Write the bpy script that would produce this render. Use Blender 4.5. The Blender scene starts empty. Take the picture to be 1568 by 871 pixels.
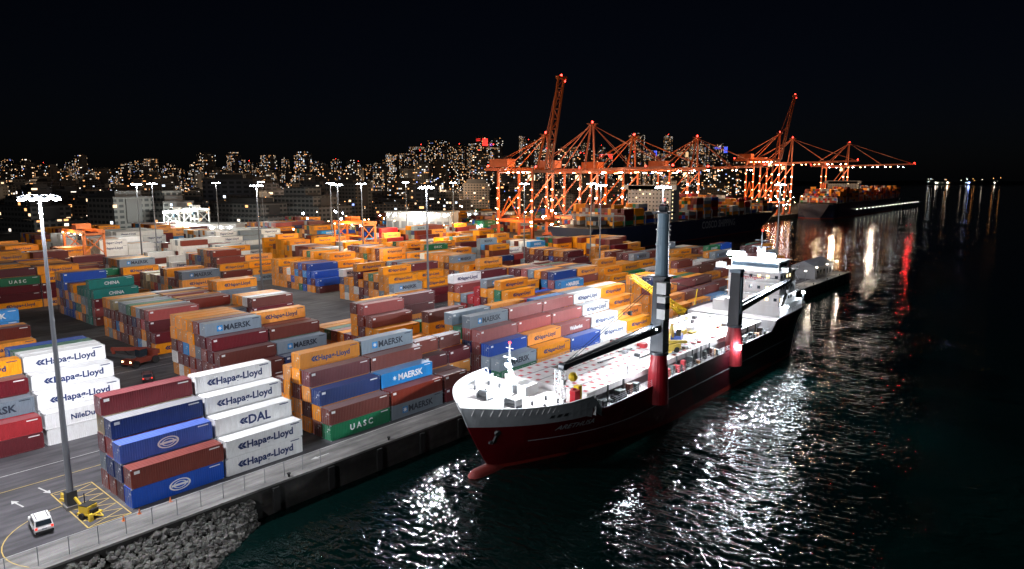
import bpy, math, random
from mathutils import Vector, Matrix, noise
R = random.Random(11)
C = bpy.context.scene.collection
rad = math.radians

# ---------------------------------------------------------------- materials
def nn(nt, t, **k):
    n = nt.nodes.new(t)
    for a, b in k.items(): setattr(n, a, b)
    return n
def math_(nt, op, a, b=None, c=None):
    n = nn(nt, 'ShaderNodeMath', operation=op)
    for i, s in enumerate((a, b, c)):
        if s is None: continue
        if isinstance(s, (int, float)): n.inputs[i].default_value = s
        else: nt.links.new(s, n.inputs[i])
    return n.outputs[0]
def mixc(nt, fac, a, b, mode='MIX'):
    n = nn(nt, 'ShaderNodeMix', data_type='RGBA', blend_type=mode)
    for i, s in ((0, fac), (6, a), (7, b)):
        if isinstance(s, (int, float)): n.inputs[i].default_value = s
        elif isinstance(s, tuple): n.inputs[i].default_value = (*s[:3], 1)
        else: nt.links.new(s, n.inputs[i])
    return n.outputs[2]
def newmat(name):
    m = bpy.data.materials.new(name); m.use_nodes = True
    nt = m.node_tree
    return m, nt, nt.nodes['Principled BSDF']
def emit(name, col, s, sample=False):
    m = bpy.data.materials.new(name); m.use_nodes = True
    nt = m.node_tree; nt.nodes.clear()
    e = nn(nt, 'ShaderNodeEmission'); e.inputs[0].default_value = (*col, 1); e.inputs[1].default_value = s
    o = nn(nt, 'ShaderNodeOutputMaterial'); nt.links.new(e.outputs[0], o.inputs[0])
    if not sample: m.cycles.emission_sampling = 'NONE'
    return m
def paint(name, col, rough=.5, dirt=.35, scale=1.0, metal=0, var=.25, roof=0.0, dirtcol=None):
    m, nt, b = newmat(name)
    if dirtcol is None: dirtcol = tuple(c * .35 + d for c, d in zip(col, (.015, .01, .008)))
    tc = nn(nt, 'ShaderNodeTexCoord'); oi = nn(nt, 'ShaderNodeObjectInfo')
    mp = nn(nt, 'ShaderNodeMapping'); mp.inputs['Scale'].default_value = (1 * scale, 1 * scale, .3 * scale)
    nt.links.new(tc.outputs['Object'], mp.inputs[0])
    off = nn(nt, 'ShaderNodeVectorMath', operation='ADD')
    cm = nn(nt, 'ShaderNodeCombineXYZ')
    r100 = math_(nt, 'MULTIPLY', oi.outputs['Random'], 97.)
    for i in range(3): nt.links.new(r100, cm.inputs[i])
    nt.links.new(mp.outputs[0], off.inputs[0]); nt.links.new(cm.outputs[0], off.inputs[1])
    n1 = nn(nt, 'ShaderNodeTexNoise'); n1.inputs['Scale'].default_value = 1.3; n1.inputs['Detail'].default_value = 6; n1.inputs['Roughness'].default_value = .68
    nt.links.new(off.outputs[0], n1.inputs['Vector'])
    f = math_(nt, 'MULTIPLY', math_(nt, 'SUBTRACT', n1.outputs[0], .42), 2.6)
    cl = nn(nt, 'ShaderNodeClamp'); nt.links.new(f, cl.inputs[0])
    f = math_(nt, 'MULTIPLY', cl.outputs[0], dirt)
    hv = nn(nt, 'ShaderNodeHueSaturation'); hv.inputs['Color'].default_value = (*col, 1)
    v = math_(nt, 'ADD', math_(nt, 'MULTIPLY', oi.outputs['Random'], var * 2), 1 - var)
    nt.links.new(v, hv.inputs['Value'])
    s = math_(nt, 'ADD', math_(nt, 'MULTIPLY', math_(nt, 'FRACT', math_(nt, 'MULTIPLY', oi.outputs['Random'], 13.7)), .25), .9)
    nt.links.new(s, hv.inputs['Saturation'])
    c = mixc(nt, f, hv.outputs[0], dirtcol)
    if roof:
        g = nn(nt, 'ShaderNodeNewGeometry'); sp = nn(nt, 'ShaderNodeSeparateXYZ')
        nt.links.new(g.outputs['True Normal'], sp.inputs[0])
        up = math_(nt, 'GREATER_THAN', sp.outputs[2], .8)
        rr = math_(nt, 'MULTIPLY', up, math_(nt, 'MULTIPLY', math_(nt, 'FRACT', math_(nt, 'MULTIPLY', oi.outputs['Random'], 7.3)), roof))
        c = mixc(nt, rr, c, (.3, .3, .3))
    nt.links.new(c, b.inputs['Base Color'])
    b.inputs['Roughness'].default_value = rough; b.inputs['Metallic'].default_value = metal
    return m
def ground_mat(name, col, col2, scale, rough=.85, patch=.06):
    m, nt, b = newmat(name)
    tc = nn(nt, 'ShaderNodeTexCoord')
    a = nn(nt, 'ShaderNodeTexNoise'); a.inputs['Scale'].default_value = patch; a.inputs['Detail'].default_value = 8; a.inputs['Roughness'].default_value = .6
    d = nn(nt, 'ShaderNodeTexNoise'); d.inputs['Scale'].default_value = scale; d.inputs['Detail'].default_value = 5
    mp = nn(nt, 'ShaderNodeMapping'); mp.inputs['Scale'].default_value = (1, .12, 1)
    nt.links.new(tc.outputs['Object'], mp.inputs[0])
    w = nn(nt, 'ShaderNodeTexNoise'); w.inputs['Scale'].default_value = .9; w.inputs['Detail'].default_value = 3; nt.links.new(mp.outputs[0], w.inputs['Vector'])
    nt.links.new(tc.outputs['Object'], a.inputs['Vector']); nt.links.new(tc.outputs['Object'], d.inputs['Vector'])
    cr = nn(nt, 'ShaderNodeValToRGB'); cr.color_ramp.elements[0].position = .35; cr.color_ramp.elements[1].position = .68
    cr.color_ramp.elements[0].color = (*col, 1); cr.color_ramp.elements[1].color = (*col2, 1)
    nt.links.new(a.outputs[0], cr.inputs[0])
    c = mixc(nt, .35, cr.outputs[0], d.outputs['Color'], 'SOFT_LIGHT')
    wv = nn(nt, 'ShaderNodeMapRange'); wv.inputs[1].default_value = .35; wv.inputs[2].default_value = .7; wv.inputs[3].default_value = .55; wv.inputs[4].default_value = 1.15
    nt.links.new(w.outputs[0], wv.inputs[0])
    cc = nn(nt, 'ShaderNodeVectorMath', operation='SCALE'); nt.links.new(c, cc.inputs[0]); nt.links.new(wv.outputs[0], cc.inputs[3])
    nt.links.new(cc.outputs[0], b.inputs['Base Color'])
    bp = nn(nt, 'ShaderNodeBump'); bp.inputs['Strength'].default_value = .2; nt.links.new(d.outputs[0], bp.inputs['Height']); nt.links.new(bp.outputs[0], b.inputs['Normal'])
    b.inputs['Roughness'].default_value = rough
    return m
def window_mat(name, wall, cw, ch, lit, strength, warm=.6):
    m, nt, b = newmat(name)
    tc = nn(nt, 'ShaderNodeTexCoord'); oi = nn(nt, 'ShaderNodeObjectInfo'); g = nn(nt, 'ShaderNodeNewGeometry')
    sp = nn(nt, 'ShaderNodeSeparateXYZ'); nt.links.new(tc.outputs['Object'], sp.inputs[0])
    sn = nn(nt, 'ShaderNodeSeparateXYZ'); nt.links.new(g.outputs['True Normal'], sn.inputs[0])
    u = math_(nt, 'DIVIDE', math_(nt, 'ADD', sp.outputs[0], math_(nt, 'MULTIPLY', sp.outputs[1], 1.013)), cw); v = math_(nt, 'DIVIDE', sp.outputs[2], ch)
    cb = nn(nt, 'ShaderNodeCombineXYZ')
    nt.links.new(math_(nt, 'FLOOR', u), cb.inputs[0]); nt.links.new(math_(nt, 'FLOOR', v), cb.inputs[1]); nt.links.new(math_(nt, 'MULTIPLY', oi.outputs['Random'], 371.), cb.inputs[2])
    wn = nn(nt, 'ShaderNodeTexWhiteNoise', noise_dimensions='3D'); nt.links.new(cb.outputs[0], wn.inputs['Vector'])
    cb2 = nn(nt, 'ShaderNodeCombineXYZ'); nt.links.new(math_(nt, 'FLOOR', v), cb2.inputs[1]); nt.links.new(math_(nt, 'MULTIPLY', oi.outputs['Random'], 71.), cb2.inputs[2])
    wf = nn(nt, 'ShaderNodeTexWhiteNoise', noise_dimensions='3D'); nt.links.new(cb2.outputs[0], wf.inputs['Vector'])
    thr = math_(nt, 'SUBTRACT', 1 - lit * .3, math_(nt, 'MULTIPLY', math_(nt, 'MULTIPLY', math_(nt, 'POWER', wf.outputs[0], 2.), math_(nt, 'FRACT', math_(nt, 'MULTIPLY', oi.outputs['Random'], 9.1))), lit * 2.2))
    on = math_(nt, 'GREATER_THAN', wn.outputs[0], thr)
    fu = math_(nt, 'FRACT', u); fv = math_(nt, 'FRACT', v)
    mk = math_(nt, 'MULTIPLY', math_(nt, 'MULTIPLY', math_(nt, 'GREATER_THAN', fu, .18), math_(nt, 'LESS_THAN', fu, .85)), math_(nt, 'MULTIPLY', math_(nt, 'GREATER_THAN', fv, .3), math_(nt, 'LESS_THAN', fv, .82)))
    side = math_(nt, 'LESS_THAN', sn.outputs[2], .5)
    mk = math_(nt, 'MULTIPLY', mk, side)
    e = math_(nt, 'MULTIPLY', on, mk)
    sc = nn(nt, 'ShaderNodeSeparateColor'); nt.links.new(wn.outputs['Color'], sc.inputs[0])
    br = math_(nt, 'ADD', math_(nt, 'MULTIPLY', math_(nt, 'POWER', sc.outputs[0], 4.), strength), strength * .1)
    cr = nn(nt, 'ShaderNodeValToRGB'); E = cr.color_ramp.elements; cr.color_ramp.interpolation = 'CONSTANT'
    E[0].color = (1, .45, .16, 1); E[1].position = .3; E[1].color = (1, .66, .38, 1)
    x = E.new(warm); x.color = (1, .88, .72, 1); x = E.new(.82); x.color = (.75, .86, 1, 1); x = E.new(.97); x.color = (.3, .4, 1, 1)
    nt.links.new(sc.outputs[1], cr.inputs[0])
    nt.links.new(cr.outputs[0], b.inputs['Emission Color']); nt.links.new(math_(nt, 'MULTIPLY', e, br), b.inputs['Emission Strength'])
    c = mixc(nt, mk, wall, (.02, .025, .03)); nt.links.new(c, b.inputs['Base Color'])
    b.inputs['Roughness'].default_value = .6
    m.cycles.emission_sampling = 'NONE'
    return m

# ---------------------------------------------------------------- mesh builder
class MB:
    def __init__(s): s.v = []; s.f = []; s.m = []
    def add(s, vs, fs, mat=0):
        o = len(s.v); s.v += [tuple(v) for v in vs]
        for f in fs: s.f.append(tuple(i + o for i in f)); s.m.append(mat)
    def box(s, x0, x1, y0, y1, z0, z1, mat=0):
        s.add([(x0, y0, z0), (x1, y0, z0), (x1, y1, z0), (x0, y1, z0), (x0, y0, z1), (x1, y0, z1), (x1, y1, z1), (x0, y1, z1)],
              [(0, 3, 2, 1), (4, 5, 6, 7), (0, 1, 5, 4), (1, 2, 6, 5), (2, 3, 7, 6), (3, 0, 4, 7)], mat)
    def beam(s, p, q, w, h=None, mat=0, w2=None, h2=None):
        h = h or w; w2 = w2 or w; h2 = h2 or h
        p = Vector(p); q = Vector(q); d = (q - p).normalized()
        up = Vector((0, 0, 1)) if abs(d.z) < .95 else Vector((0, 1, 0))
        a = d.cross(up).normalized(); b = a.cross(d).normalized()
        vs = []
        for c, ww, hh in ((p, w, h), (q, w2, h2)):
            for i, j in ((-1, -1), (1, -1), (1, 1), (-1, 1)): vs.append(c + a * i * ww / 2 + b * j * hh / 2)
        s.add(vs, [(0, 1, 2, 3), (7, 6, 5, 4), (0, 4, 5, 1), (1, 5, 6, 2), (2, 6, 7, 3), (3, 7, 4, 0)], mat)
    def tube(s, p, q, r, r2=None, n=8, mat=0):
        r2 = r if r2 is None else r2
        p = Vector(p); q = Vector(q); d = (q - p).normalized()
        up = Vector((0, 0, 1)) if abs(d.z) < .95 else Vector((0, 1, 0))
        a = d.cross(up).normalized(); b = a.cross(d).normalized(); vs = []
        for c, rr in ((p, r), (q, r2)):
            for i in range(n):
                t = 2 * math.pi * i / n; vs.append(c + a * math.cos(t) * rr + b * math.sin(t) * rr)
        fs = [(i, (i + 1) % n, n + (i + 1) % n, n + i) for i in range(n)] + [tuple(range(n))[::-1], tuple(range(n, 2 * n))]
        s.add(vs, fs, mat)
    def ball(s, c, r, mat=0, n=8, m=5):
        vs = [(c[0], c[1], c[2] - r)]; fs = []
        for j in range(1, m):
            t = math.pi * j / m
            for i in range(n):
                a = 2 * math.pi * i / n; vs.append((c[0] + r * math.sin(t) * math.cos(a), c[1] + r * math.sin(t) * math.sin(a), c[2] - r * math.cos(t)))
        vs.append((c[0], c[1], c[2] + r)); L = len(vs) - 1
        for i in range(n):
            fs.append((0, 1 + (i + 1) % n, 1 + i)); fs.append((L, L - n + i, L - n + (i + 1) % n))
            for j in range(m - 2): fs.append((1 + j * n + i, 1 + j * n + (i + 1) % n, 1 + (j + 1) * n + (i + 1) % n, 1 + (j + 1) * n + i))
        s.add(vs, fs, mat)
    def quad(s, pts, mat=0): s.add(pts, [tuple(range(len(pts)))], mat)
    def truss(s, p, q, w, h, n, t=.12, mat=0, taper=1.0):
        p = Vector(p); q = Vector(q); d = (q - p).normalized()
        up = Vector((0, 0, 1)) if abs(d.z) < .95 else Vector((1, 0, 0))
        a = d.cross(up).normalized(); b = a.cross(d).normalized()
        def P(k, i, j):
            f = k / n; e = 1 + (taper - 1) * f
            return p.lerp(q, f) + a * i * w / 2 * e + b * j * h / 2 * e
        cs = [(-1, -1), (1, -1), (1, 1), (-1, 1)]
        for i, j in cs: s.beam(P(0, i, j), P(n, i, j), t * 1.5, mat=mat)
        for k in range(n):
            for e in range(4):
                c0, c1 = cs[e], cs[(e + 1) % 4]
                if k % 2: c0, c1 = c1, c0
                s.beam(P(k, *c0), P(k + 1, *c1), t, mat=mat)
                s.beam(P(k, *c0), P(k, *c1), t, mat=mat)
    def mesh(s, name, mats):
        me = bpy.data.meshes.new(name); me.from_pydata(s.v, [], s.f)
        for m in mats: me.materials.append(m)
        me.polygons.foreach_set('material_index', s.m); me.update()
        return me
    def obj(s, name, mats, loc=(0, 0, 0), rz=0, parent=None, smooth=False):
        o = bpy.data.objects.new(name, s.mesh(name, mats)); o.location = loc; o.rotation_euler[2] = rz
        C.objects.link(o)
        if parent: o.parent = parent
        if smooth:
            o.data.polygons.foreach_set('use_smooth', [True] * len(o.data.polygons))
        return o
def empty(name):
    e = bpy.data.objects.new(name, None); C.objects.link(e); return e

_tc = {}
def text(txt, size, bold=.02, shear=0):
    k = (txt, size, bold, shear)
    if k in _tc: return _tc[k]
    cu = bpy.data.curves.new('t', 'FONT'); cu.body = txt; cu.size = size; cu.offset = bold; cu.shear = shear; cu.resolution_u = 2; cu.fill_mode = 'FRONT'
    ob = bpy.data.objects.new('t', cu); C.objects.link(ob); bpy.context.view_layer.update()
    me = bpy.data.meshes.new_from_object(ob.evaluated_get(bpy.context.evaluated_depsgraph_get()))
    vs = [tuple(v.co) for v in me.vertices]; fs = [tuple(p.vertices) for p in me.polygons]
    bpy.data.objects.remove(ob); bpy.data.curves.remove(cu); bpy.data.meshes.remove(me)
    xs = [v[0] for v in vs]; w = max(xs) - min(xs); x0 = min(xs)
    vs = [(v[0] - x0, v[1]) for v in vs]
    _tc[k] = (vs, fs, w); return _tc[k]

# ---------------------------------------------------------------- palette
NAVY = (.012, .03, .12)
M = {}
def P(k, *a, **kw): M[k] = paint(k, *a, **kw)
RF = .4
P('orange_paint', (.82, .29, .01), roof=.2, var=.25, dirt=.4); P('white_paint', (.8, .8, .8), dirt=.3, roof=.15, var=.08, dirtcol=(.35, .32, .27)); P('grey_paint', (.22, .27, .32), roof=RF)
P('light_blue_paint', (.01, .23, .58), roof=RF); P('brown_paint', (.16, .03, .02), roof=RF, var=.35); P('dark_red_paint', (.12, .012, .018), roof=RF, var=.35)
P('red_paint', (.42, .01, .018), roof=.3); P('blue_paint', (.005, .07, .42), roof=RF); P('navy_paint', (.008, .03, .14), roof=.9); P('green_paint', (.004, .15, .06), roof=RF)
P('pink_paint', (.33, .08, .075), roof=RF, var=.35); P('beige_paint', (.42, .34, .2), roof=RF); P('teal_paint', (.01, .2, .17), roof=RF)
P('text_white', (.78, .78, .78), dirt=.15, var=.05); P('text_navy', NAVY, dirt=.1, var=.05); P('text_dark', (.02, .03, .05), dirt=.1, var=.05)
P('steel_grey', (.25, .26, .28), rough=.45, dirt=.3); P('dark_steel', (.05, .055, .06), rough=.5); P('galvanised', (.2, .21, .23), rough=.45, dirt=.3)
P('crane_red', (.46, .09, .02), dirt=.5, scale=.3, var=.15); P('yellow_paint', (.75, .5, .03), dirt=.2); P('rubber', (.02, .02, .02), rough=.9); P('rtg_orange', (.65, .16, .02), dirt=.3); P('machine_red', (.2, .035, .02), dirt=.4)
P('ship_red', (.10, .003, .007), rough=.35, dirt=.5, scale=.25, var=0, dirtcol=(.025, .003, .005)); P('boot_red', (.2, .025, .02), rough=.6, dirt=.5, scale=.4, var=0); P('ship_grey', (.36, .39, .41), dirt=.4, scale=.4, var=0)
P('ship_white', (.74, .75, .76), dirt=.25, scale=.4, var=0, dirtcol=(.3, .26, .2)); P('deck_green', (.10, .12, .12), dirt=.4, var=0); P('deck_white', (.62, .58, .58), dirt=.5, scale=.6, var=0, dirtcol=(.28, .22, .2)); P('crane_blue_grey', (.2, .29, .36), dirt=.2, scale=.4, var=0)
P('hatch_red', (.45, .01, .02), dirt=.2, var=0); P('pedestal_red', (.26, .008, .015), dirt=.4, var=0, scale=.5); P('crane_black', (.03, .035, .045), dirt=.2, var=0); P('hull_navy', (.012, .02, .06), dirt=.2, var=0, scale=.1); P('far_grey', (.3, .31, .33), scale=.1); P('lifeboat_orange', (.8, .18, .02))
M['glass'] = newmat('dark_glass')[0]; M['glass'].node_tree.nodes['Principled BSDF'].inputs['Base Color'].default_value = (.02, .03, .04, 1); M['glass'].node_tree.nodes['Principled BSDF'].inputs['Roughness'].default_value = .08
M['lamp'] = emit('floodlight_lens', (.85, .92, 1), 90); M['lamp_warm'] = emit('sodium_lens', (1, .55, .24), 35); M['lamp_red'] = emit('beacon_red', (1, .03, .02), 18); M['win_warm'] = emit('lit_window', (1, .75, .4), 3); M['tail'] = emit('tail_light', (1, .05, .03), 2)

def light(name, loc, power, col=(1, 1, 1), r=.5, parent=None, tgt=None, spot=140):
    l = bpy.data.lights.new(name, 'SPOT' if tgt is not None else 'POINT'); l.energy = power; l.color = col; l.shadow_soft_size = r
    o = bpy.data.objects.new(name, l); o.location = loc; C.objects.link(o)
    if tgt is not None:
        l.spot_size = rad(spot); l.spot_blend = .5; o.rotation_euler = (Vector(tgt) - Vector(loc)).to_track_quat('-Z', 'Y').to_euler()
    if parent: o.parent = parent
    return o

# ---------------------------------------------------------------- containers
HC = 2.62; W = 2.44
def container_mesh(name, mat, L=12.19, label=None, lmat='text_white', size=1.35, logo=None, detail=True):
    mats = [M[mat], M['steel_grey'], M[lmat], M['text_white'], M['light_blue_paint']]
    b = MB(); x = W / 2; y = L / 2
    if not detail:
        b.box(-x, x, -y, y, 0, 2.59)
    else:
        for sx in (-1, 1):
            for sy in (-1, 1):
                b.box(min(sx * x, sx * (x - .16)), max(sx * x, sx * (x - .16)), min(sy * y, sy * (y - .16)), max(sy * y, sy * (y - .16)), 0, 2.59)
                for z in (-.004, 2.472): b.box(min(sx * (x + .006), sx * (x - .17)), max(sx * (x + .006), sx * (x - .17)), min(sy * (y + .006), sy * (y - .19)), max(sy * (y + .006), sy * (y - .19)), z, z + .122, 1)
            b.box(min(sx * x, sx * (x - .08)), max(sx * x, sx * (x - .08)), -y + .16, y - .16, 2.49, 2.585); b.box(min(sx * x, sx * (x - .08)), max(sx * x, sx * (x - .08)), -y + .16, y - .16, .03, .16)
            n = int((L - .32) / .3); pr = []
            st = (L - .32) / n
            for i in range(n):
                yy = -y + .16 + i * st; pr += [(yy, .015), (yy + st * .32, .015), (yy + st * .5, .055), (yy + st * .82, .055)]
            pr.append((y - .16, .015)); vs = []
            for (yy, d) in pr: vs += [(sx * (x - d), yy, .16), (sx * (x - d), yy, 2.49)]
            fs = [(2 * i, 2 * i + 2, 2 * i + 3, 2 * i + 1) if sx > 0 else (2 * i, 2 * i + 1, 2 * i + 3, 2 * i + 2) for i in range(len(pr) - 1)]
            b.add(vs, fs, 0)
        n = int(L / .45); st = (L - .1) / n; vs = []; pr = []
        for i in range(n):
            yy = -y + .05 + i * st; pr += [(yy, 2.56), (yy + st * .3, 2.56), (yy + st * .5, 2.575), (yy + st * .8, 2.575)]
        pr.append((y - .05, 2.56))
        for yy, z in pr: vs += [(-x + .08, yy, z), (x - .08, yy, z)]
        b.add(vs, [(2 * i, 2 * i + 1, 2 * i + 3, 2 * i + 2) for i in range(len(pr) - 1)], 0)
        b.box(-x + .16, x - .16, -y + .05, -y + .1, .12, 2.48)
        b.box(-x + .16, x - .16, -y + .01, -y + .12, 0, .12); b.box(-x + .16, x - .16, -y + .01, -y + .12, 2.48, 2.588)
        b.box(-.02, .02, -y + .03, -y + .048, .12, 2.48, 1)
        for xx in (-.85, -.35, .35, .85):
            b.beam((xx, -y + .02, .05), (xx, -y + .02, 2.5), .05, mat=1); b.box(xx - .02, xx + .25, -y - .005, -y + .02, 1.1, 1.16, 1)
        for zz in (.5, 1.0, 1.6, 2.1): b.box(-x + .17, x - .17, -y + .035, -y + .049, zz, zz + .05)
        b.box(.2, 1.0, -y + .03, -y + .047, 1.75, 1.82, 3); b.box(.4, 1.0, -y + .03, -y + .047, 1.9, 1.96, 3); b.box(.1, .3, -y + .03, -y + .047, 1.3, 1.5, 3)
        b.box(-x + .16, x - .16, y - .1, y - .05, .1, 2.5)
        for i in range(8): b.box(-x + .2 + i * .27, -x + .33 + i * .27, y - .05, y - .02, .15, 2.45)
    if label:
        vs, fs, w = text(label, size, size * .03)
        lw = w + (1.5 if logo else 0); y0 = -lw / 2 + (1.5 if logo else 0)
        z0 = 1.3 - size * .34
        for sgn in ((1, -1) if detail else (1,)):
            if logo != 'round': b.add([(sgn * (x + .004), sgn * (y0 + v[0]), z0 + v[1]) for v in vs], fs, 2)
            if logo == 'chev':
                for k in (0, .55):
                    b.quad([(sgn * (x + .004), sgn * a, c) for a, c in [(y0 - 1.45 + k, 1.3), (y0 - 1.0 + k, 1.75), (y0 - .55 + k, 1.75), (y0 - 1.0 + k, 1.3)]], 2)
                    b.quad([(sgn * (x + .004), sgn * a, c) for a, c in [(y0 - 1.45 + k, 1.28), (y0 - 1.0 + k, 1.28), (y0 - .55 + k, .85), (y0 - 1.0 + k, .85)]][::-1], 2)
            if logo == 'star':
                cy = y0 - .85
                b.quad([(sgn * (x + .003), sgn * a, c) for a, c in ((cy - .6, .7), (cy + .6, .7), (cy + .6, 1.9), (cy - .6, 1.9))], 4)
                b.quad([(sgn * (x + .008), sgn * (cy + (.5 if i % 2 == 0 else .2) * math.sin(math.pi * i / 7)), 1.3 + (.5 if i % 2 == 0 else .2) * math.cos(math.pi * i / 7)) for i in range(14)], 3)
            if logo == 'round':
                for rr, mt, dx in ((.8, 2, .003), (.66, 0, .006), (.5, 2, .009), (.4, 0, .012)):
                    b.quad([(sgn * (x + dx), sgn * (rr * 1.8 * math.cos(t * math.pi / 10)), 1.3 + rr * math.sin(t * math.pi / 10)) for t in range(20)], mt)
                b.quad([(sgn * (x + .015), sgn * a, c) for a, c in ((-1.1, 1.15), (1.1, 1.15), (1.1, 1.45), (-1.1, 1.45))], 2)
        b.quad([(x + .004, y - 2.0, 2.2), (x + .004, y - .5, 2.2), (x + .004, y - .5, 2.34), (x + .004, y - 2.0, 2.34)], 2)
    elif detail:
        b.quad([(x + .004, y - 2.0, 2.15), (x + .004, y - .5, 2.15), (x + .004, y - .5, 2.32), (x + .004, y - 2.0, 2.32)], 3)
        b.quad([(x + .004, -y + .4, 1.9), (x + .004, -y + 1.1, 1.9), (x + .004, -y + 1.1, 2.3), (x + .004, -y + .4, 2.3)], 3)
    return b.mesh(name, mats)
SPEC = {
 'OR': ('orange_paint', 'Hapag-Lloyd', 'text_navy', 1.3, 'chev'), 'WH': ('white_paint', 'Hapag-Lloyd', 'text_navy', 1.5, 'chev'),
 'MG': ('grey_paint', 'MAERSK', 'text_dark', 1.6, 'star'), 'MB': ('light_blue_paint', 'MAERSK', 'text_white', 1.6, 'star'),
 'BR': ('brown_paint', None, 'text_white', 1, None), 'DR': ('dark_red_paint', None, 'text_white', 1, None), 'RD': ('red_paint', None, 'text_white', 1.3, None),
 'BL': ('blue_paint', None, 'text_white', 1, None), 'BC': ('blue_paint', '-', 'text_white', 1, 'round'), 'BH': ('blue_paint', '-', 'text_white', .8, 'round'), 'NB': ('navy_paint', None, 'text_white', 1, None),
 'GR': ('green_paint', 'U A S C', 'text_white', 1.4, None), 'GE': ('green_paint', 'EVERGREEN', 'text_white', 1.2, None), 'PK': ('pink_paint', None, 'text_white', 1, None),
 'WE': ('pink_paint', 'Wallenius', 'text_white', 1.3, None), 'DL': ('white_paint', 'DAL', 'text_navy', 1.9, 'chev'), 'ND': ('white_paint', 'NileDutch', 'text_navy', 1.2, None),
 'WP': ('white_paint', None, 'text_navy', 1, None), 'BG': ('beige_paint', None, 'text_dark', 1, None), 'GP': ('grey_paint', None, 'text_dark', 1, None), 'TL': ('teal_paint', 'CHINA', 'text_white', 1.3, None), 'GN': ('green_paint', None, 'text_white', 1, None)}
PRO = {}
for k, (mt, lb, lm, sz, lg) in SPEC.items():
    PRO[k] = container_mesh('container_' + k, mt, 12.19, lb, lm, sz, lg)
    PRO[k + 'f'] = container_mesh('container_far_' + k, mt, 12.19, lb if k in ('OR', 'WH', 'MG', 'MB', 'GR') else None, lm, sz, None, detail=False)
for k in ('BR', 'OR', 'GN', 'MG', 'BL', 'DR', 'BG'):
    PRO[k + 's'] = container_mesh('container20_' + k, SPEC[k][0], 6.06, None)
MASTS = [(-14, -18, 150), (-56, 83, 95), (-141, 81, 75), (-10, 130, 100), (-15, 237, 40), (-236, 78, 55), (-272, 99, 20), (-326, 158, 55), (-240, 180, 20), (-153, 123, 15), (-186, 160, 60), (-285, 273, 35), (-217, 252, 50), (-127, 211, 45), (-102, 231, 15), (-120, -35, 40), (-60, -75, 50), (-14, -105, 60), (34, -66, 125), (-330, 20, 35), (-400, 230, 35), (-60, 175, 15)]  # out-of-view masts beside the camera are added to light the near containers
occ = {}
def plan(i, j, key, types, x, y, short=False):
    for (mx, my, mp_) in MASTS:
        if abs(mx - x) < 2.4 and -2 < my - y < 14: return
    for t, k in enumerate(types): occ[(key, i, j, t)] = (k, x, y, short)
DX = 2.74
def pick(ws):
    ks = list(ws); return R.choices(ks, [ws[k] for k in ks])[0]
MIX1 = dict(OR=30, WH=5, MG=9, MB=5, BR=24, DR=14, RD=3, BL=4, NB=4, GR=3, GE=2, PK=5, BG=2, GP=3, TL=1)
MIXO = dict(OR=54, BR=18, DR=10, MG=5, MB=3, GR=3, BL=2, WH=3, PK=3, NB=2)
MIXW = dict(WH=30, WP=40, MG=8, GP=12, OR=6, BR=6)
def block(key, xf, ncol, y0, nb, explicit=None, stair=False, mix=MIX1, hmax=5, empty_p=.08, pitch=12.6):
    for j in range(nb):
        y = y0 + j * pitch
        ex = explicit[j] if explicit and j < len(explicit) else None
        if ex is None and R.random() < empty_p: continue
        base = R.choice([2, 3, 4, 4, 5, 5]) if not stair else R.choice([4, 5, 5])
        base = min(base, hmax)
        dom = pick(mix); dh = 0
        for i in range(ncol):
            x = xf - W / 2 - i * DX
            if ex and i < len(ex): tp = list(ex[i])
            else:
                if R.random() < .3: dh = R.choice([0, 0, -1, -1, -2, 1])
                h = base + dh - (1 if R.random() < .12 else 0)
                if stair: h = min(2 + i, h)
                elif i == 0 and R.random() < .6: h -= 1
                if not ex and R.random() < .04: continue
                h = min(5, max(1, h))
                if R.random() < .35: dom = pick(mix)
                tp = [(dom if R.random() < .4 else pick(mix)) for _ in range(h)]
            plan(i, j, key, tp, x, y)
A_ = [['BC', 'BR'], ['DR', 'NB', 'BH'], ['BR', 'NB', 'PK', 'NB'], ['BR', 'GP', 'DR', 'BG', 'DR']]
B_ = [['WH', 'WH'], ['WH', 'WH', 'DL'], ['WH', 'WP', 'WH', 'WH'], ['OR', 'DR', 'BR', 'WP', 'WH']]
C_ = [['GR', 'BR'], ['BR', 'OR', 'NB'], ['OR', 'DR', 'OR', 'DR'], ['OR', 'OR', 'BR', 'OR', 'OR'], ['OR', 'OR', 'OR', 'OR'], ['OR', 'OR', 'DR']]
D_ = [['MG', 'BR'], ['BR', 'DR', 'MB'], ['OR', 'BR', 'MG', 'BR'], ['BR', 'OR', 'BR', 'BR', 'MG'], ['OR', 'BR', 'BR', 'DR'], ['BR', 'DR', 'BR']]
block('b1a', -7.5, 4, -13, 2, [A_, B_])
block('b1b', -7.5, 6, 17, 2, [C_, D_])
for i, st in enumerate([['DR', 'BR'], ['GN', 'BR'], ['BR', 'OR', 'DR'], ['BR', 'BR', 'OR', 'BR'], ['OR', 'BR', 'OR']]):
    plan(i, 0, 'b1s', [t + 's' for t in st], -7.5 - W / 2 - i * DX, 42.5, True)
    if i > 1: plan(i, 1, 'b1s', [t + 's' for t in st], -7.5 - W / 2 - i * DX, 49, True)
F_ = [['GR', 'MG'], ['BL', 'MG', 'BL'], ['PK', 'BR', 'PK', 'PK'], ['BR', 'MG', 'NB', 'PK', 'MG'], ['GE', 'BR', 'OR', 'GE'], ['BR', 'OR', 'OR', 'OR', 'GP']]
G_ = [['OR', 'OR'], ['OR', 'OR', 'OR'], ['PK', 'MG', 'PK', 'PK'], ['BR', 'BR', 'BR', 'BR', 'PK'], ['BR', 'DR', 'PK', 'BR'], ['OR', 'OR', 'BR', 'OR', 'OR']]
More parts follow.
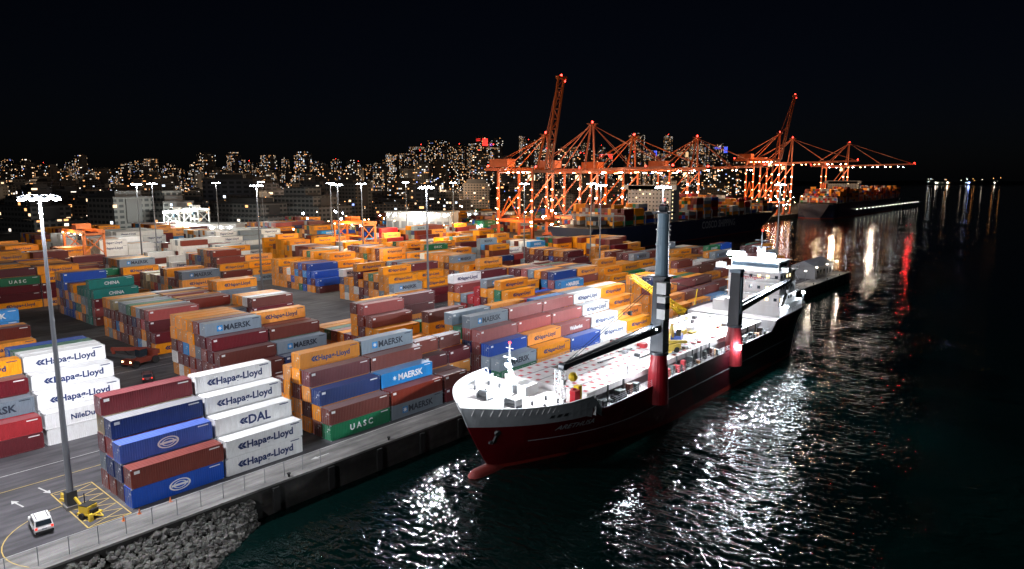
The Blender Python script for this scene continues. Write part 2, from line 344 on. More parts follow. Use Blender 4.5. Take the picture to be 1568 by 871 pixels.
H_ = [['BL', 'BL'], ['MG', 'BL', 'WE'], ['PK', 'RD', 'PK', 'PK'], ['BR', 'BR', 'BR', 'BR', 'PK'], ['BR', 'BR', 'GE', 'BR', 'MB']]
I_ = [['WP', 'WH'], ['WH', 'WH', 'WH'], ['WP', 'WH', 'WP', 'WH'], ['WP', 'WP', 'WP', 'WP', 'WH'], ['GR', 'BR', 'GE', 'GP', 'GP']]
J_ = [['OR', 'OR'], ['OR', 'OR', 'OR'], ['OR', 'OR', 'OR', 'OR'], ['OR', 'OR', 'OR', 'OR', 'OR'], ['BR', 'BR', 'PK', 'DR', 'WP']]
block('b1c', -7.5, 6, 58, 5, [F_, G_, H_, I_, J_])
block('b1d', -7.5, 6, 134, 3, stair=True, mix=MIXO); block('b1e', -20, 6, 176, 4, stair=True, mix=MIX1); block('b1f', -20, 6, 232, 3, stair=True, mix=MIX1)
K_ = [['DR', 'RD'], ['BR', 'RD', 'MG'], ['BR', 'BR', 'BR', 'DR'], ['OR', 'BR', 'BR', 'MG', 'OR']]
L_ = [['WP', 'ND'], ['WP', 'WP', 'WH'], ['WH', 'WH', 'WH', 'WH'], ['WP', 'WP', 'WP', 'WH', 'WH']]
block('b2a', -40, 7, -64, 3, mix=MIX1, stair=True); block('b2b', -40, 7, -26, 2, [K_, L_])
N_ = [['BR', 'BR'], ['BR', 'DR', 'BR'], ['BR', 'BR', 'DR', 'DR'], ['MG', 'BR', 'BR', 'DR', 'MG'], ['BR', 'DR', 'MG', 'BR', 'BR']]
O_ = [['BR', 'NB'], ['BR', 'NB', 'MG'], ['BR', 'OR', 'GR', 'BR'], ['BR', 'OR', 'BR', 'BR'], ['BR', 'BR', 'DR', 'BR', 'OR']]
Q_ = [['OR', 'OR'], ['OR', 'BR', 'OR'], ['BR', 'OR', 'OR', 'BR'], ['OR', 'OR', 'DR', 'BR', 'PK'], ['OR', 'BR', 'OR', 'OR', 'BR']]
block('b2c', -43, 9, 18, 2, [N_, O_]); block('b2d', -36, 11, 52, 2, [Q_, None], mix=MIXO)
block('b2e', -36, 11, 100, 4, stair=True, mix=MIX1); block('b2f', -44, 9, 162, 5, stair=True, mix=MIXO); block('b2g', -44, 9, 236, 3, mix=MIX1)
xs = [(-86, 12), (-133, 12), (-180, 12), (-227, 12), (-274, 12), (-321, 12), (-368, 12)]
ys = [(-64, 5), (12, 4), (74, 4), (136, 4), (198, 5)]
for bi, (xf, nc) in enumerate(xs):
    for yi, (y0, nb) in enumerate(ys):
        y00 = y0 + (10 if bi == 0 and yi == 1 else 0) + (24 if bi == 0 and yi == 2 else 0); nb_ = nb - (1 if bi == 0 and yi in (1,) else 0) - (2 if bi == 0 and yi == 2 else 0)
        mix = MIX1 if R.random() < .4 else MIXO
        if bi in (4, 5) and yi in (2, 3) or (bi, yi) == (3, 2): mix = MIXW
        if bi == 6 and yi < 2: continue
        block('g%d_%d' % (bi, yi), xf, nc, y00, nb_, mix=mix, stair=R.random() < .5, empty_p=.14)
for yi, y0 in enumerate((300, 370, 440)):
    for bi, xf in enumerate((-262, -309, -356)):
        block('h%d_%d' % (bi, yi), xf, 11, y0, 4, mix=MIX1, empty_p=.2)
def put(k, x, y, z, L, rz=0):
    far = (x - 83) ** 2 + (y + 44) ** 2 > 330 ** 2
    me = PRO[k] if (L < 10 or not far) else PRO[k + 'f']
    o = bpy.data.objects.new('shipping_container', me); o.location = (x, y, z); o.rotation_euler[2] = rz; C.objects.link(o)
for (key, i, j, t), (k, x, y, short) in occ.items():
    if (key, i, j, t + 1) in occ and (key, i + 1, j, t) in occ and (key, i - 1, j, t) in occ and (key, i, j + 1, t) in occ and (key, i, j - 1, t) in occ: continue
    L = 6.06 if short else 12.19
    put(k, x + R.uniform(-.07, .07), y + L / 2 + R.uniform(-.1, .1), .012 + t * HC, L)

# ---------------------------------------------------------------- ground, quay, water
asph = ground_mat('asphalt', (.05, .048, .055), (.125, .12, .13), 6); conc = ground_mat('concrete', (.17, .165, .16), (.3, .29, .275), 5, patch=.12); wallc = ground_mat('quay_wall_concrete', (.02, .02, .018), (.06, .055, .05), 2, patch=.3)
b = MB()
pts = [(-.0, -34), (0, 290), (-195, 290), (-195, 1400), (-900, 2600), (-1500, 4500), (-1500, 12000), (-14000, 12000), (-14000, -6000), (44, -6000), (44, -34)]
b.add([(x, y, 0) for x, y in pts], [tuple(range(len(pts)))], 0)
n = len(pts)
for i in range(n):
    p, q = pts[i], pts[(i + 1) % n]; b.quad([(*p, 0), (*p, -9), (*q, -9), (*q, 0)], 1)
b.obj('ground', [asph, wallc])
b = MB(); b.box(-6.4, -.9, -34, 289.5, .004, .008); b.obj('quay_road', [conc])
b = MB(); b.box(-.85, .12, -34, 290.1, .0, .3, 0)
for y in range(0, 290, 9): b.box(.12, .5, y + 2, y + 3, -3.6, -.2, 1)
for y in range(5, 290, 18): b.tube((-.4, y, .3), (-.4, y, .75), .16, .2, mat=1); b.tube((-.4, y, .75), (-.4, y, .85), .28, mat=1)
b.obj('quay_kerb', [conc, M['rubber']])
b = MB()
wm = paint('road_paint_white', (.6, .6, .58), dirt=.7, var=0, dirtcol=(.12, .12, .12)); ym = paint('road_paint_yellow', (.55, .38, .05), dirt=.7, var=0, dirtcol=(.1, .09, .06))
def line(p, q, w, mt, z=.013):
    p = Vector((*p, z)); q = Vector((*q, z)); d = (q - p).normalized(); a = Vector((-d.y, d.x, 0)) * w / 2
    b.quad([p - a, p + a, q + a, q - a][::-1], mt)
line((-6.2, -34), (-6.2, 289), .12, 0)
for y in range(-30, 285, 8): line((-1.3, y), (-1.3, y + 7.4), .12, 1)
def arrow(x, y, ang, s=1.3):
    ca, sa = math.cos(ang), math.sin(ang)
    f = lambda u, v: (x + s * (u * ca - v * sa), y + s * (u * sa + v * ca), .014)
    b.quad([f(0, -.08), f(1.6, -.08), f(1.6, .08), f(0, .08)], 0); b.quad([f(1.6, -.35), f(2.5, 0), f(1.6, .35)], 0)
arrow(-3.8, 14, rad(-90)); arrow(-19, -22, rad(190)); arrow(-24, -19, rad(10)); arrow(-3.8, 60, rad(-90))
hx0, hx1, hy0, hy1 = -20.5, -6.6, -18.5, -13.6
for p, q in (((hx0, hy0), (hx1, hy0)), ((hx0, hy1), (hx1, hy1)), ((hx0, hy0), (hx0, hy1)), ((hx1, hy0), (hx1, hy1))): line(p, q, .15, 1)
for i in range(6):
    x = hx0 + .6 + i * 2.2; line((x, hy0 + .2), (x + 2.2, hy1 - .2), .13, 1, .017); line((x + 2.2, hy0 + .2), (x, hy1 - .2), .13, 1, .021)
pv = None
for i in range(16):
    t = rad(180 + i * 8); q = (-6.5 + 9 * math.cos(t), -18 + 9 * math.sin(t))
    if pv: line(pv, q, .12, 1, .02)
    pv = q
for bx in (-26, -32, -76, -82): line((bx, -60), (bx, 140), .14, 1 if bx > -30 else 0)
b.obj('road_markings', [wm, ym])

m, nt, bs = newmat('sea_water')
tc = nn(nt, 'ShaderNodeTexCoord'); mp = nn(nt, 'ShaderNodeMapping'); mp.inputs['Rotation'].default_value = (0, 0, -.7); mp.inputs['Scale'].default_value = (.75, 1.3, 1)
nt.links.new(tc.outputs['Object'], mp.inputs[0])
na = nn(nt, 'ShaderNodeTexNoise'); na.inputs['Scale'].default_value = .55; na.inputs['Detail'].default_value = 3; na.inputs['Roughness'].default_value = .5; na.inputs['Distortion'].default_value = .7
nc_ = nn(nt, 'ShaderNodeTexNoise'); nc_.inputs['Scale'].default_value = .17; nc_.inputs['Detail'].default_value = 2; nc_.inputs['Distortion'].default_value = .4
nb2 = nn(nt, 'ShaderNodeTexNoise'); nb2.inputs['Scale'].default_value = .07; nb2.inputs['Detail'].default_value = 4
for q in (na, nc_): nt.links.new(mp.outputs[0], q.inputs['Vector'])
nt.links.new(tc.outputs['Object'], nb2.inputs['Vector'])
amp = nn(nt, 'ShaderNodeMapRange'); amp.inputs[1].default_value = .4; amp.inputs[2].default_value = .6; amp.inputs[3].default_value = .45; amp.inputs[4].default_value = 1.2; nt.links.new(nb2.outputs[0], amp.inputs[0])
h = math_(nt, 'ADD', math_(nt, 'MULTIPLY', na.outputs[0], amp.outputs[0]), math_(nt, 'MULTIPLY', nc_.outputs[0], .8))
# calmer water inside the sheltered basin beyond the pier
spx = nn(nt, 'ShaderNodeSeparateXYZ'); nt.links.new(tc.outputs['Object'], spx.inputs[0])
calm = nn(nt, 'ShaderNodeMapRange', interpolation_type='SMOOTHSTEP'); calm.inputs[1].default_value = 90; calm.inputs[2].default_value = 260; calm.inputs[3].default_value = .40; calm.inputs[4].default_value = .11; nt.links.new(spx.outputs[1], calm.inputs[0])
bp = nn(nt, 'ShaderNodeBump'); bp.inputs['Strength'].default_value = 1; nt.links.new(calm.outputs[0], bp.inputs['Distance']); nt.links.new(h, bp.inputs['Height']); nt.links.new(bp.outputs[0], bs.inputs['Normal'])
bs.inputs['Base Color'].default_value = (.001, .008, .007, 1); bs.inputs['Roughness'].default_value = .035; bs.inputs['IOR'].default_value = 1.33
b = MB(); b.quad([(-15000, -3000, -4), (15000, -3000, -4), (15000, 26000, -4), (-15000, 26000, -4)]); b.obj('sea_water', [m])

rk = ground_mat('rock', (.035, .035, .03), (.17, .165, .15), 3, patch=1.4)
b = MB()
b.quad([(-.0, -33, -.6), (16, -33, -4.4), (9, -14, -4.5), (0, -2, -4.6)][::-1], 0)
ico = [(0, 0, -1), (.72, -.53, -.45), (-.28, -.85, -.45), (-.89, 0, -.45), (-.28, .85, -.45), (.72, .53, -.45), (.28, -.85, .45), (-.72, -.53, .45), (-.72, .53, .45), (.28, .85, .45), (.89, 0, .45), (0, 0, 1)]
icf = [(0, 1, 2), (1, 0, 5), (0, 2, 3), (0, 3, 4), (0, 4, 5), (1, 5, 10), (2, 1, 6), (3, 2, 7), (4, 3, 8), (5, 4, 9), (1, 10, 6), (2, 6, 7), (3, 7, 8), (4, 8, 9), (5, 9, 10), (6, 10, 11), (7, 6, 11), (8, 7, 11), (9, 8, 11), (10, 9, 11)]
for _ in range(2600):
    y = R.uniform(-34, -1); wmax = min(14, (-y) * .62 + .8); x = R.uniform(.1, wmax); z = -.5 - 3.7 * (x / wmax) ** .8
    s = R.uniform(.18, .5) * (1.4 if R.random() < .2 else 1); rt = Matrix.Rotation(R.uniform(0, 6), 3, Vector((R.random(), R.random(), R.random() + .1)).normalized())
    sc = Vector((R.uniform(.7, 1.4), R.uniform(.7, 1.3), R.uniform(.5, .9)))
    b.add([rt @ Vector((v[0] * sc.x * s * R.uniform(.8, 1.2), v[1] * sc.y * s, v[2] * sc.z * s * R.uniform(.8, 1.2))) + Vector((x, y, z)) for v in ico], icf, 0)
b.obj('riprap_rocks', [rk])

b = MB()
for y in range(-34, 12, 3): b.tube((-1.6, y, 0), (-1.6, y, 2.2), .05, n=6)
b.beam((-1.6, -34, 2.15), (-1.6, 11, 2.15), .045); b.beam((-1.6, -34, .1), (-1.6, 11, .1), .025)
for k in range(0, 190):
    y = -36 + k * .25
    for d in (1, -1):
        p = Vector((-1.6, y, .1)) if d > 0 else Vector((-1.6, y, 2.15)); q = Vector((-1.6, y + 2.05, 2.15)) if d > 0 else Vector((-1.6, y + 2.05, .1))
        if y > -34 and y < 8.9: b.add([p, p + Vector((0, .008, 0)), q + Vector((0, .008, 0)), q], [(0, 1, 2, 3)], 0)
b.obj('chain_link_fence', [M['galvanised']])

# ---------------------------------------------------------------- masts
for i, (x, y, pw) in enumerate(MASTS):
    b = MB(); H = 40
    b.box(-.8, .8, -.8, .8, 0, .5, 1); b.box(-.6, .6, -.6, .6, .5, 2.4, 3); b.tube((0, 0, 2.4), (0, 0, H), .4, .16, 12, 0)
    b.tube((0, 0, H - .3), (0, 0, H), .8, .8, 12, 0)
    for k in range(10):
        t = 2 * math.pi * k / 10; c, s = math.cos(t), math.sin(t)
        b.beam((.5 * c, .5 * s, H - .15), (1.7 * c, 1.7 * s, H - .15), .09); b.beam((1.45 * c, 1.45 * s, H + .0), (2.15 * c, 2.15 * s, H - .25), .5, .22, 0)
        b.beam((1.5 * c, 1.5 * s, H - .17), (2.15 * c, 2.15 * s, H - .52), .5, .16, 2)
    o = b.obj('high_mast_light', [M['galvanised'], conc, M['lamp'], M['dark_steel']], (x, y, 0))
    light('floodlight_lamp', (0, 0, H - 1.2), pw * 1000, (.94, .94, 1) if x > -60 else ((1, .93, .78) if i % 2 else (1, .96, .9)), .5, o)

# ---------------------------------------------------------------- vehicles
def van(loc, rz, body='white_paint'):
    b = MB(); prof = [(-2.3, .35), (-2.35, .9), (-2.2, 1.15), (-1.95, 1.85), (.35, 1.92), (1.05, 1.2), (2.1, 1.02), (2.3, .75), (2.3, .35)]
    n = len(prof)
    vs = [(-.95 + (.12 if p[1] > 1.5 else 0), p[0], p[1]) for p in prof] + [(.95 - (.12 if p[1] > 1.5 else 0), p[0], p[1]) for p in prof]
    b.add(vs, [(i, (i + 1) % n, n + (i + 1) % n, n + i) for i in range(n)] + [tuple(range(n))[::-1], tuple(range(n, 2 * n))], 0)
    for s in (-1, 1):
        b.quad([(s * .955, -1.9, 1.2), (s * .955, .7, 1.2), (s * .87, .25, 1.78), (s * .87, -1.8, 1.78)], 1)
        for y in (-1.45, 1.45): b.tube((s * .75, y, .36), (s * .98, y, .36), .37, n=14, mat=2); b.tube((s * .97, y, .36), (s * .99, y, .36), .2, n=10, mat=3)
        b.box(s * .8 - .12, s * .8 + .12, -2.38, -2.3, .85, 1.1, 4); b.box(s * 1.0 - .12, s * 1.0 + .12, .7, .85, 1.15, 1.35, 0)
        b.box(s * .65 - .2, s * .65 + .2, 2.28, 2.33, .65, .85, 3)
    b.quad([(-.8, -2.24, 1.2), (.8, -2.24, 1.2), (.74, -2.03, 1.76), (-.74, -2.03, 1.76)], 1); b.quad([(-.75, 1.06, 1.23), (.75, 1.06, 1.23), (.7, .42, 1.87), (-.7, .42, 1.87)], 1)
    b.box(-.93, .93, -2.45, -2.3, .35, .6, 2); b.box(-.93, .93, 2.25, 2.4, .35, .6, 2); b.box(-.25, .25, -2.37, -2.3, .75, .9, 3)
    for s in (-.6, .6): b.beam((s, -1.7, 1.96), (s, .1, 1.98), .06, mat=2)
    return b.obj('parked_suv', [M[body], M['glass'], M['rubber'], M['galvanised'], M['tail']], loc, rz)
van((-11.0, -22.2, .01), rad(84)); van((-66, 12, .01), rad(70), 'dark_red_paint')
b = MB()
b.box(-1.2, 1.2, -.8, .8, .5, .7); b.box(-1.0, .5, -.7, .7, .7, 1.6); b.box(.55, .9, -.5, .5, .7, 1.2, 1); b.box(-.9, .4, -.72, .72, 1.6, 1.7, 1)
for s in (-1, 1): b.tube((-.3, s * .8, .4), (-.3, s * 1.05, .4), .4, n=12, mat=1); b.beam((.9, s * .5, .6), (2.2, 0, .5), .1)
b.tube((-.7, 0, 1.7), (-.7, 0, 3.0), .06, mat=1); b.beam((-1.3, 0, 1.2), (-2.3, 0, 2.2), .25, mat=0); b.beam((-1.0, .4, .7), (-1.9, .6, .1), .12)
b.box(.95, 1.3, -1.1, -.6, 0, .9); b.obj('generator_trailer', [M['yellow_paint'], M['rubber']], (-9.6, -17.3, 0), .4)
b = MB(); b.box(-1, 1, -.45, .45, 0, .35); b.box(-.9, .9, -.22, .22, .35, .85); b.beam((-1.0, 0, .2), (-1.0, 0, 1.0), .2); b.obj('traffic_barrier', [M['yellow_paint']], (-16.6, -17.6, 0), .5)
for x, y in ((-5.2, -15), (-5.6, -13), (-6, -9)):
    b = MB(); b.box(-.2, .2, -.2, .2, 0, .04); b.tube((0, 0, .04), (0, 0, .7), .15, .03); b.obj('traffic_cone', [M['lifeboat_orange']], (x, y, .01))

def reach_stacker(loc, rz):
    b = MB(); b.box(-1.6, 1.6, -3.5, 3.5, .8, 1.9); b.box(-1.5, 1.5, -4.2, -2.2, 1.9, 2.9); b.box(-.7, .7, -1.5, .6, 1.9, 3.6, 1); b.box(-.75, .75, -1.55, .65, 3.6, 3.75)
    b.beam((1.1, -3.2, 2.9), (1.1, 6, 5.0), .6, .8); b.beam((1.1, 1, 2), (1.1, 3, 4.0), .25, mat=2); b.box(-5.8, 5.8, 5.8, 6.8, 3.6, 4.0, 3); b.beam((1.1, 6, 5.0), (0, 6.3, 4.0), .5)
    for s in (-1, 1):
        for y in (-2.6, 2.6): b.tube((s * 1.2, y, .85), (s * 2.1, y, .85), .85, n=14, mat=2)
    for s in (-1, 1): b.box(s * 1.2 - .2, s * 1.2 + .2, 3.5, 3.55, 1.4, 1.6, 4)
    b.obj('reach_stacker', [M['machine_red'], M['glass'], M['rubber'], M['dark_steel'], M['lamp_warm']], loc, rz)
reach_stacker((-80, 16, 0), rad(200)); reach_stacker((-30, 48, 0), rad(20)); reach_stacker((-76, 92, 0), rad(100)); reach_stacker((-124, 60, 0), rad(10))
def tractor(x, y, rz, k=None):
    b = MB(); b.box(-1.2, 1.2, 4.9, 6.6, .9, 3.0, 0); b.quad([(-1.1, 6.61, 1.9), (1.1, 6.61, 1.9), (1.1, 6.61, 2.8), (-1.1, 6.61, 2.8)], 1); b.box(1.201, 1.205, 5.2, 6.3, 1.9, 2.8, 1); b.box(-1.2, 1.2, 4.6, 7.2, .6, .9, 2)
    b.box(-.9, -.6, -6.2, 5.2, .9, 1.2, 2); b.box(.6, .9, -6.2, 5.2, .9, 1.2, 2)
    for yy in (-6.1, -2, 2, 4.4): b.box(-1.2, 1.2, yy, yy + .2, .95, 1.25, 2)
    for yy in (-5, -3.7, 3.2, 6.3):
        for s in (-1, 1): b.tube((s * .7, yy, .5), (s * 1.2, yy, .5), .5, n=12, mat=2)
    for s in (-.8, .8): b.box(s - .15, s + .15, 7.2, 7.25, .65, .85, 3); b.box(s - .15, s + .15, -6.3, -6.22, .95, 1.1, 4)
    b.obj('terminal_tractor', [M['ship_white'], M['glass'], M['rubber'], M['lamp_warm'], M['tail']], (x, y, 0), rz)
    if k: put(k, x, y + (-1.3 if abs(rz) < .1 else 1.3), 1.26, 12.19, rz)
tractor(-34, 64, 0, 'OR'); tractor(-29, 112, math.pi, 'BR'); tractor(-79, -30, 0, 'BL'); tractor(-126, 34, math.pi, None); tractor(-173, 60, 0, 'WH')

# ---------------------------------------------------------------- generic hull
def smooth01(t): t = max(0, min(1, t)); return t * t * (3 - 2 * t)
class Hull:
    def __init__(s, cx, yb, ys, hb, zb, ztop, ztops, rake, Lt, Lw, sgn=1):
        s.__dict__.update(locals())
    def ystem(s, z):
        t = max(0, min(1, (z + 4) / (s.ztop + 4))); return s.yb + s.sgn * s.rake * (1 - t) ** 1.2
    def half(s, y, z):
        t = max(0, min(1, (z + 4) / (s.ztop + 4))); L = s.Lw + (s.Lt - s.Lw) * t ** .8; d = (y - s.ystem(z)) * s.sgn / L
        d = max(0, min(1, d)); p = 1.7 + 1.4 * t; hb = s.hb * (1 - (1 - d) ** p)
        e = (s.ys - y) * s.sgn; q = max(0, min(1, e / 18.)); f = 1 - (1 - q) ** 2 * (.55 * (1 - t) + .08)
        return hb * f
    def build(s, b, zs, matf):
        ns = 64; grid = {}
        for k, z0 in enumerate(zs):
            kk = (z0 - s.zb) / (s.ztop - s.zb)
            y0 = s.ystem(z0)
            for i in range(ns + 1):
                t = (i / ns) ** 2.0; y = y0 + t * (s.ys - y0); z = s.zb + kk * (s.ztops(y) - s.zb); h = s.half(y, z) if i else .12
                for sd in (-1, 1): grid[(k, i, sd)] = (s.cx + sd * h, y, z)
        for k in range(len(zs) - 1):
            for i in range(ns):
                for sd in (-1, 1):
                    q = [grid[(k, i, sd)], grid[(k, i + 1, sd)], grid[(k + 1, i + 1, sd)], grid[(k + 1, i, sd)]]
                    if sd * s.sgn < 0: q = q[::-1]
                    b.quad(q, matf(sum(p[2] for p in q) / 4, sum(p[1] for p in q) / 4))
            q = [grid[(k, ns, -1)], grid[(k, ns, 1)], grid[(k + 1, ns, 1)], grid[(k + 1, ns, -1)]]; b.quad(q, matf(sum(p[2] for p in q) / 4, s.ys))
            q = [grid[(k, 0, -1)], grid[(k, 0, 1)], grid[(k + 1, 0, 1)], grid[(k + 1, 0, -1)]]; b.quad(q, matf(sum(p[2] for p in q) / 4, s.yb))
    def deck(s, b, y0, y1, z, mat, inset=.15, n=14):
        pr = None
        for i in range(n + 1):
            y = y0 + (y1 - y0) * i / n; h = max(.05, s.half(y, z) - inset); c = ((s.cx - h, y, z), (s.cx + h, y, z))
            if pr: b.quad([pr[0], pr[1], c[1], c[0]], mat)
            pr = c

# ---------------------------------------------------------------- cargo ship
ship = empty('cargo_ship')
ZT = 7.9; D = 6.6; YF = 45
def zt(y): return ZT - 2.9 * smooth01((y - YF + 1) / 3) + 2.6 * smooth01((y - 124) / 2)
H1 = Hull(13, 26.0, 151.5, 12, -7, ZT, zt, 6.5, 22, 42)
b = MB()
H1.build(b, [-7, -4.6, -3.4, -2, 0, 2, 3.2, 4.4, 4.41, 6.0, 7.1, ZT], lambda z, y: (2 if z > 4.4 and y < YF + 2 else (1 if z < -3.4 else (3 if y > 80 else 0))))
M['ship_red_shade'] = paint('ship_red_unlit', (.035, .004, .007), rough=.35, dirt=.5, scale=.25, var=0, dirtcol=(.01, .004, .005))  # darker copy of the hull red, paints the aft side as unlit
b.obj('hull', [M['ship_red'], M['boot_red'], M['ship_grey'], M['ship_red_shade']], parent=ship)
b = MB()
H1.deck(b, 27.0, YF, D, 0, .12, 24); H1.deck(b, YF, 125, 4.3, 0); H1.deck(b, 125, 151.4, 7.0, 0)
b.quad([(1.2, YF, 4.3), (24.8, YF, 4.3), (24.8, YF, D), (1.2, YF, D)], 1); b.quad([(1.2, 125, 4.3), (24.8, 125, 4.3), (24.8, 125, 7.0), (1.2, 125, 7.0)], 1)
b.obj('decks', [M['deck_white'], M['ship_white']], parent=ship)
b = MB(); N = 12; rings = []
for k, (yy, r, zc) in enumerate([(27.8, .05, -4.0), (28.2, .9, -4.1), (29.4, 1.5, -4.4), (32, 1.85, -4.8), (35, 1.9, -5.2), (40, 1.8, -5.6)]):
    rings.append([(13 + r * .85 * math.cos(2 * math.pi * i / N), yy, zc + r * math.sin(2 * math.pi * i / N)) for i in range(N)])
vs = [p for r in rings for p in r]; b.add(vs, [(k * N + i, k * N + (i + 1) % N, (k + 1) * N + (i + 1) % N, (k + 1) * N + i) for k in range(len(rings) - 1) for i in range(N)], 0)
b.obj('bulbous_bow', [M['boot_red']], parent=ship, smooth=True)
b = MB(); pr = None
for i in range(60):
    y = 36 + i * 1.9
    if y > 148: break
    zz = .9; c = [(13 + H1.half(y, zz + d) + .05, y, zz + d) for d in (0, .2)]
    if pr: b.quad([pr[0], c[0], c[1], pr[1]], 0)
    pr = c
vs, fs, w = text('ARETHUSA', 1.4, .02); b.add([(13 + H1.half(39 + v[0], 2.6 + v[1]) + .07, 39 + v[0], 2.6 + v[1]) for v in vs], fs, 0)
for yy in (36.5, 37.6, 38.7): b.quad([(13 + H1.half(yy + dy, 5.4 + dz) + .07, yy + dy, 5.4 + dz) for dy, dz in ((0, 0), (.6, 0), (.6, .6), (0, .6))], 1)
b.tube((13 + H1.half(31, 3.4) - .1, 31, 3.4), (13 + H1.half(31, 3.4) + .25, 30.9, 3.2), .5, n=10, mat=1); b.beam((13 + H1.half(31, 3) + .2, 31, 3.0), (13 + H1.half(31, 1.4) + .3, 31, 1.2), .3, mat=1); b.beam((13 + H1.half(31, 1.6) + .25, 30.2, 1.6), (13 + H1.half(31, 1.6) + .35, 31.8, 1.6), .35, mat=1)
b.obj('hull_markings', [M['ship_grey'], M['dark_steel']], parent=ship)
b = MB(); pr = None
for i in range(22):
    y = 27.2 + i * .84; h = H1.half(y, ZT)
    for sd in (-1, 1):
        b.beam((13 + sd * (h - .1), y, ZT - .05), (13 + sd * max(0.05, h - .75), y, D), .09)
        if pr is not None: b.beam((13 + sd * pr, y - .84, ZT + .05), (13 + sd * h, y, ZT + .05), .22, .1)
    pr = h
for sd in (-1, 1):
    for y in range(49, 124, 2): b.beam((13 + sd * 11.8, y, 5.0), (13 + sd * 11.8, y, 6.1), .05, mat=1)
    for z in (5.4, 5.75, 6.1): b.beam((13 + sd * 11.8, 49, z), (13 + sd * 11.8, 124, z), .035, mat=1)
    for y in range(127, 151, 2): b.beam((13 + sd * (H1.half(y, 7.4) - .1), y, 7.5), (13 + sd * (H1.half(y, 7.4) - .1), y, 8.6), .05, mat=1)
    b.beam((13 + sd * 11.7, 127, 8.6), (13 + sd * 10.9, 150, 8.6), .05, mat=1)
b.obj('railings', [M['ship_white'], M['steel_grey']], parent=ship)
b = MB()
for sx in (-3.0, 3.0):
    b.tube((13 + sx - 1.0, 34.5, D + .8), (13 + sx + 1.0, 34.5, D + .8), .6, n=14, mat=1); b.box(13 + sx - 1.4, 13 + sx + 1.4, 33.9, 35.3, D, D + .4, 1); b.box(13 + sx - 1.3, 13 + sx - 1.1, 33.8, 35.4, D, D + 1.4, 0); b.box(13 + sx + 1.1, 13 + sx + 1.3, 33.8, 35.4, D, D + 1.4, 0)
for sx in (-7.5, -5, 5, 7.5):
    for yy in (37, 40.5): b.tube((13 + sx, yy, D), (13 + sx, yy, D + .7), .2, mat=1)
b.box(11, 14.5, 39.5, 43, D, D + 1.6, 0); b.box(11.8, 12.8, 39.4, 39.5, D + .1, D + 1.5, 1)
b.tube((12.5, 38, D), (12.5, 38, 15.5), .28, .15, mat=0); b.beam((11.2, 38, 13.2), (13.8, 38, 13.2), .13); b.beam((11.7, 38, 14.8), (13.3, 38, 14.8), .1); b.box(12.1, 13, 37.6, 38.4, 11.6, 11.7, 0)
for s in (-1.2, 1.2): b.beam((12.5 + s, 39.5, D), (12.5, 38.1, 12), .1)
b.truss((20.5, 41, D), (20.5, 41, 12.2), 1.2, 1.2, 5, .09, 0)
b.box(19.4, 21.6, 40, 42, 12.2, 12.4, 1); b.ball((21.6, 43.0, 10.6), .8, 3); b.ball((22, 42.7, 8.2), .75, 2); b.box(22, 23, 41.6, 43, D, 8.7, 2); b.box(21.4, 22.4, 43.4, 44.4, D, 9, 3)
for yy, sx in ((39, -9), (42.5, -9.3), (40, 8.5)): b.box(13 + sx - .4, 13 + sx + .4, yy, yy + .8, D, D + 1.0, 0)
b.obj('foredeck_gear', [M['ship_white'], M['dark_steel'], M['hatch_red'], M['yellow_paint']], parent=ship)
b = MB()
for y0, y1 in ((46.5, 58), (58.4, 70), (70.4, 82), (82.4, 93), (93.4, 104), (104.4, 114), (114.4, 123)):
    b.box(4.4, 21.6, y0 + .2, y1 - .2, 4.3, 6.0, 2); b.box(4, 22, y0, y1, 6.0, 7.0, 0)
    for xx in range(5, 22, 2):
        yy = y0 + 1
        while yy < y1 - .6:
            if R.random() < .8: b.box(xx - .42, xx + .36, yy - .4, yy + .4, 7.0, 7.02, 1)
            yy += 2.45
    for k in range(1, 5): b.box(4 + 3.6 * k - .05, 4.05 + 3.6 * k, y0 + .03, y1 - .03, 7.0, 7.07, 2)
for _ in range(34):
    xx = R.uniform(5, 21); yy = R.uniform(70, 121); l = R.uniform(.4, 2.2); b.box(xx, xx + R.uniform(.3, 1.4), yy, yy + l, 7.03, 7.03 + R.uniform(.15, 1.1), R.choice([2, 3, 1, 4, 3, 5]))
for _ in range(9): xx = R.uniform(5, 20); yy = R.uniform(52, 116); b.tube((xx, yy, 7.18), (xx + R.uniform(-1, 1), yy + R.uniform(2, 5), 7.18), .14, mat=R.choice([3, 4]))
b.obj('hatch_covers', [M['deck_white'], M['hatch_red'], M['steel_grey'], M['dark_steel'], M['yellow_paint'], M['ship_white']], parent=ship)
b = MB()
for yy in range(48, 122, 1):
    if R.random() < .6 and abs(yy - 64) > 3 and abs(yy - 98) > 3:
        hh = R.uniform(.5, 1.9); b.box(22.4, 22.4 + R.uniform(.6, 1.5), yy, yy + R.uniform(.5, 1.2), 4.3, 4.3 + hh, R.choice([6, 1, 3, 3, 3, 3, 4, 5, 5, 5, 3]))
for yy in (52, 57, 69, 72, 77, 84, 88, 92, 104, 108, 113, 118): b.beam((22.5, yy, 4.3), (22.5, yy, 7.3), .25, mat=3); b.tube((3, yy, 4.3), (3, yy, 5.4), .3, mat=3)
b.obj('deck_fittings', [M['ship_white'], M['hatch_red'], M['yellow_paint'], M['dark_steel'], M['brown_paint'], M['deck_green'], M['orange_paint']], parent=ship)

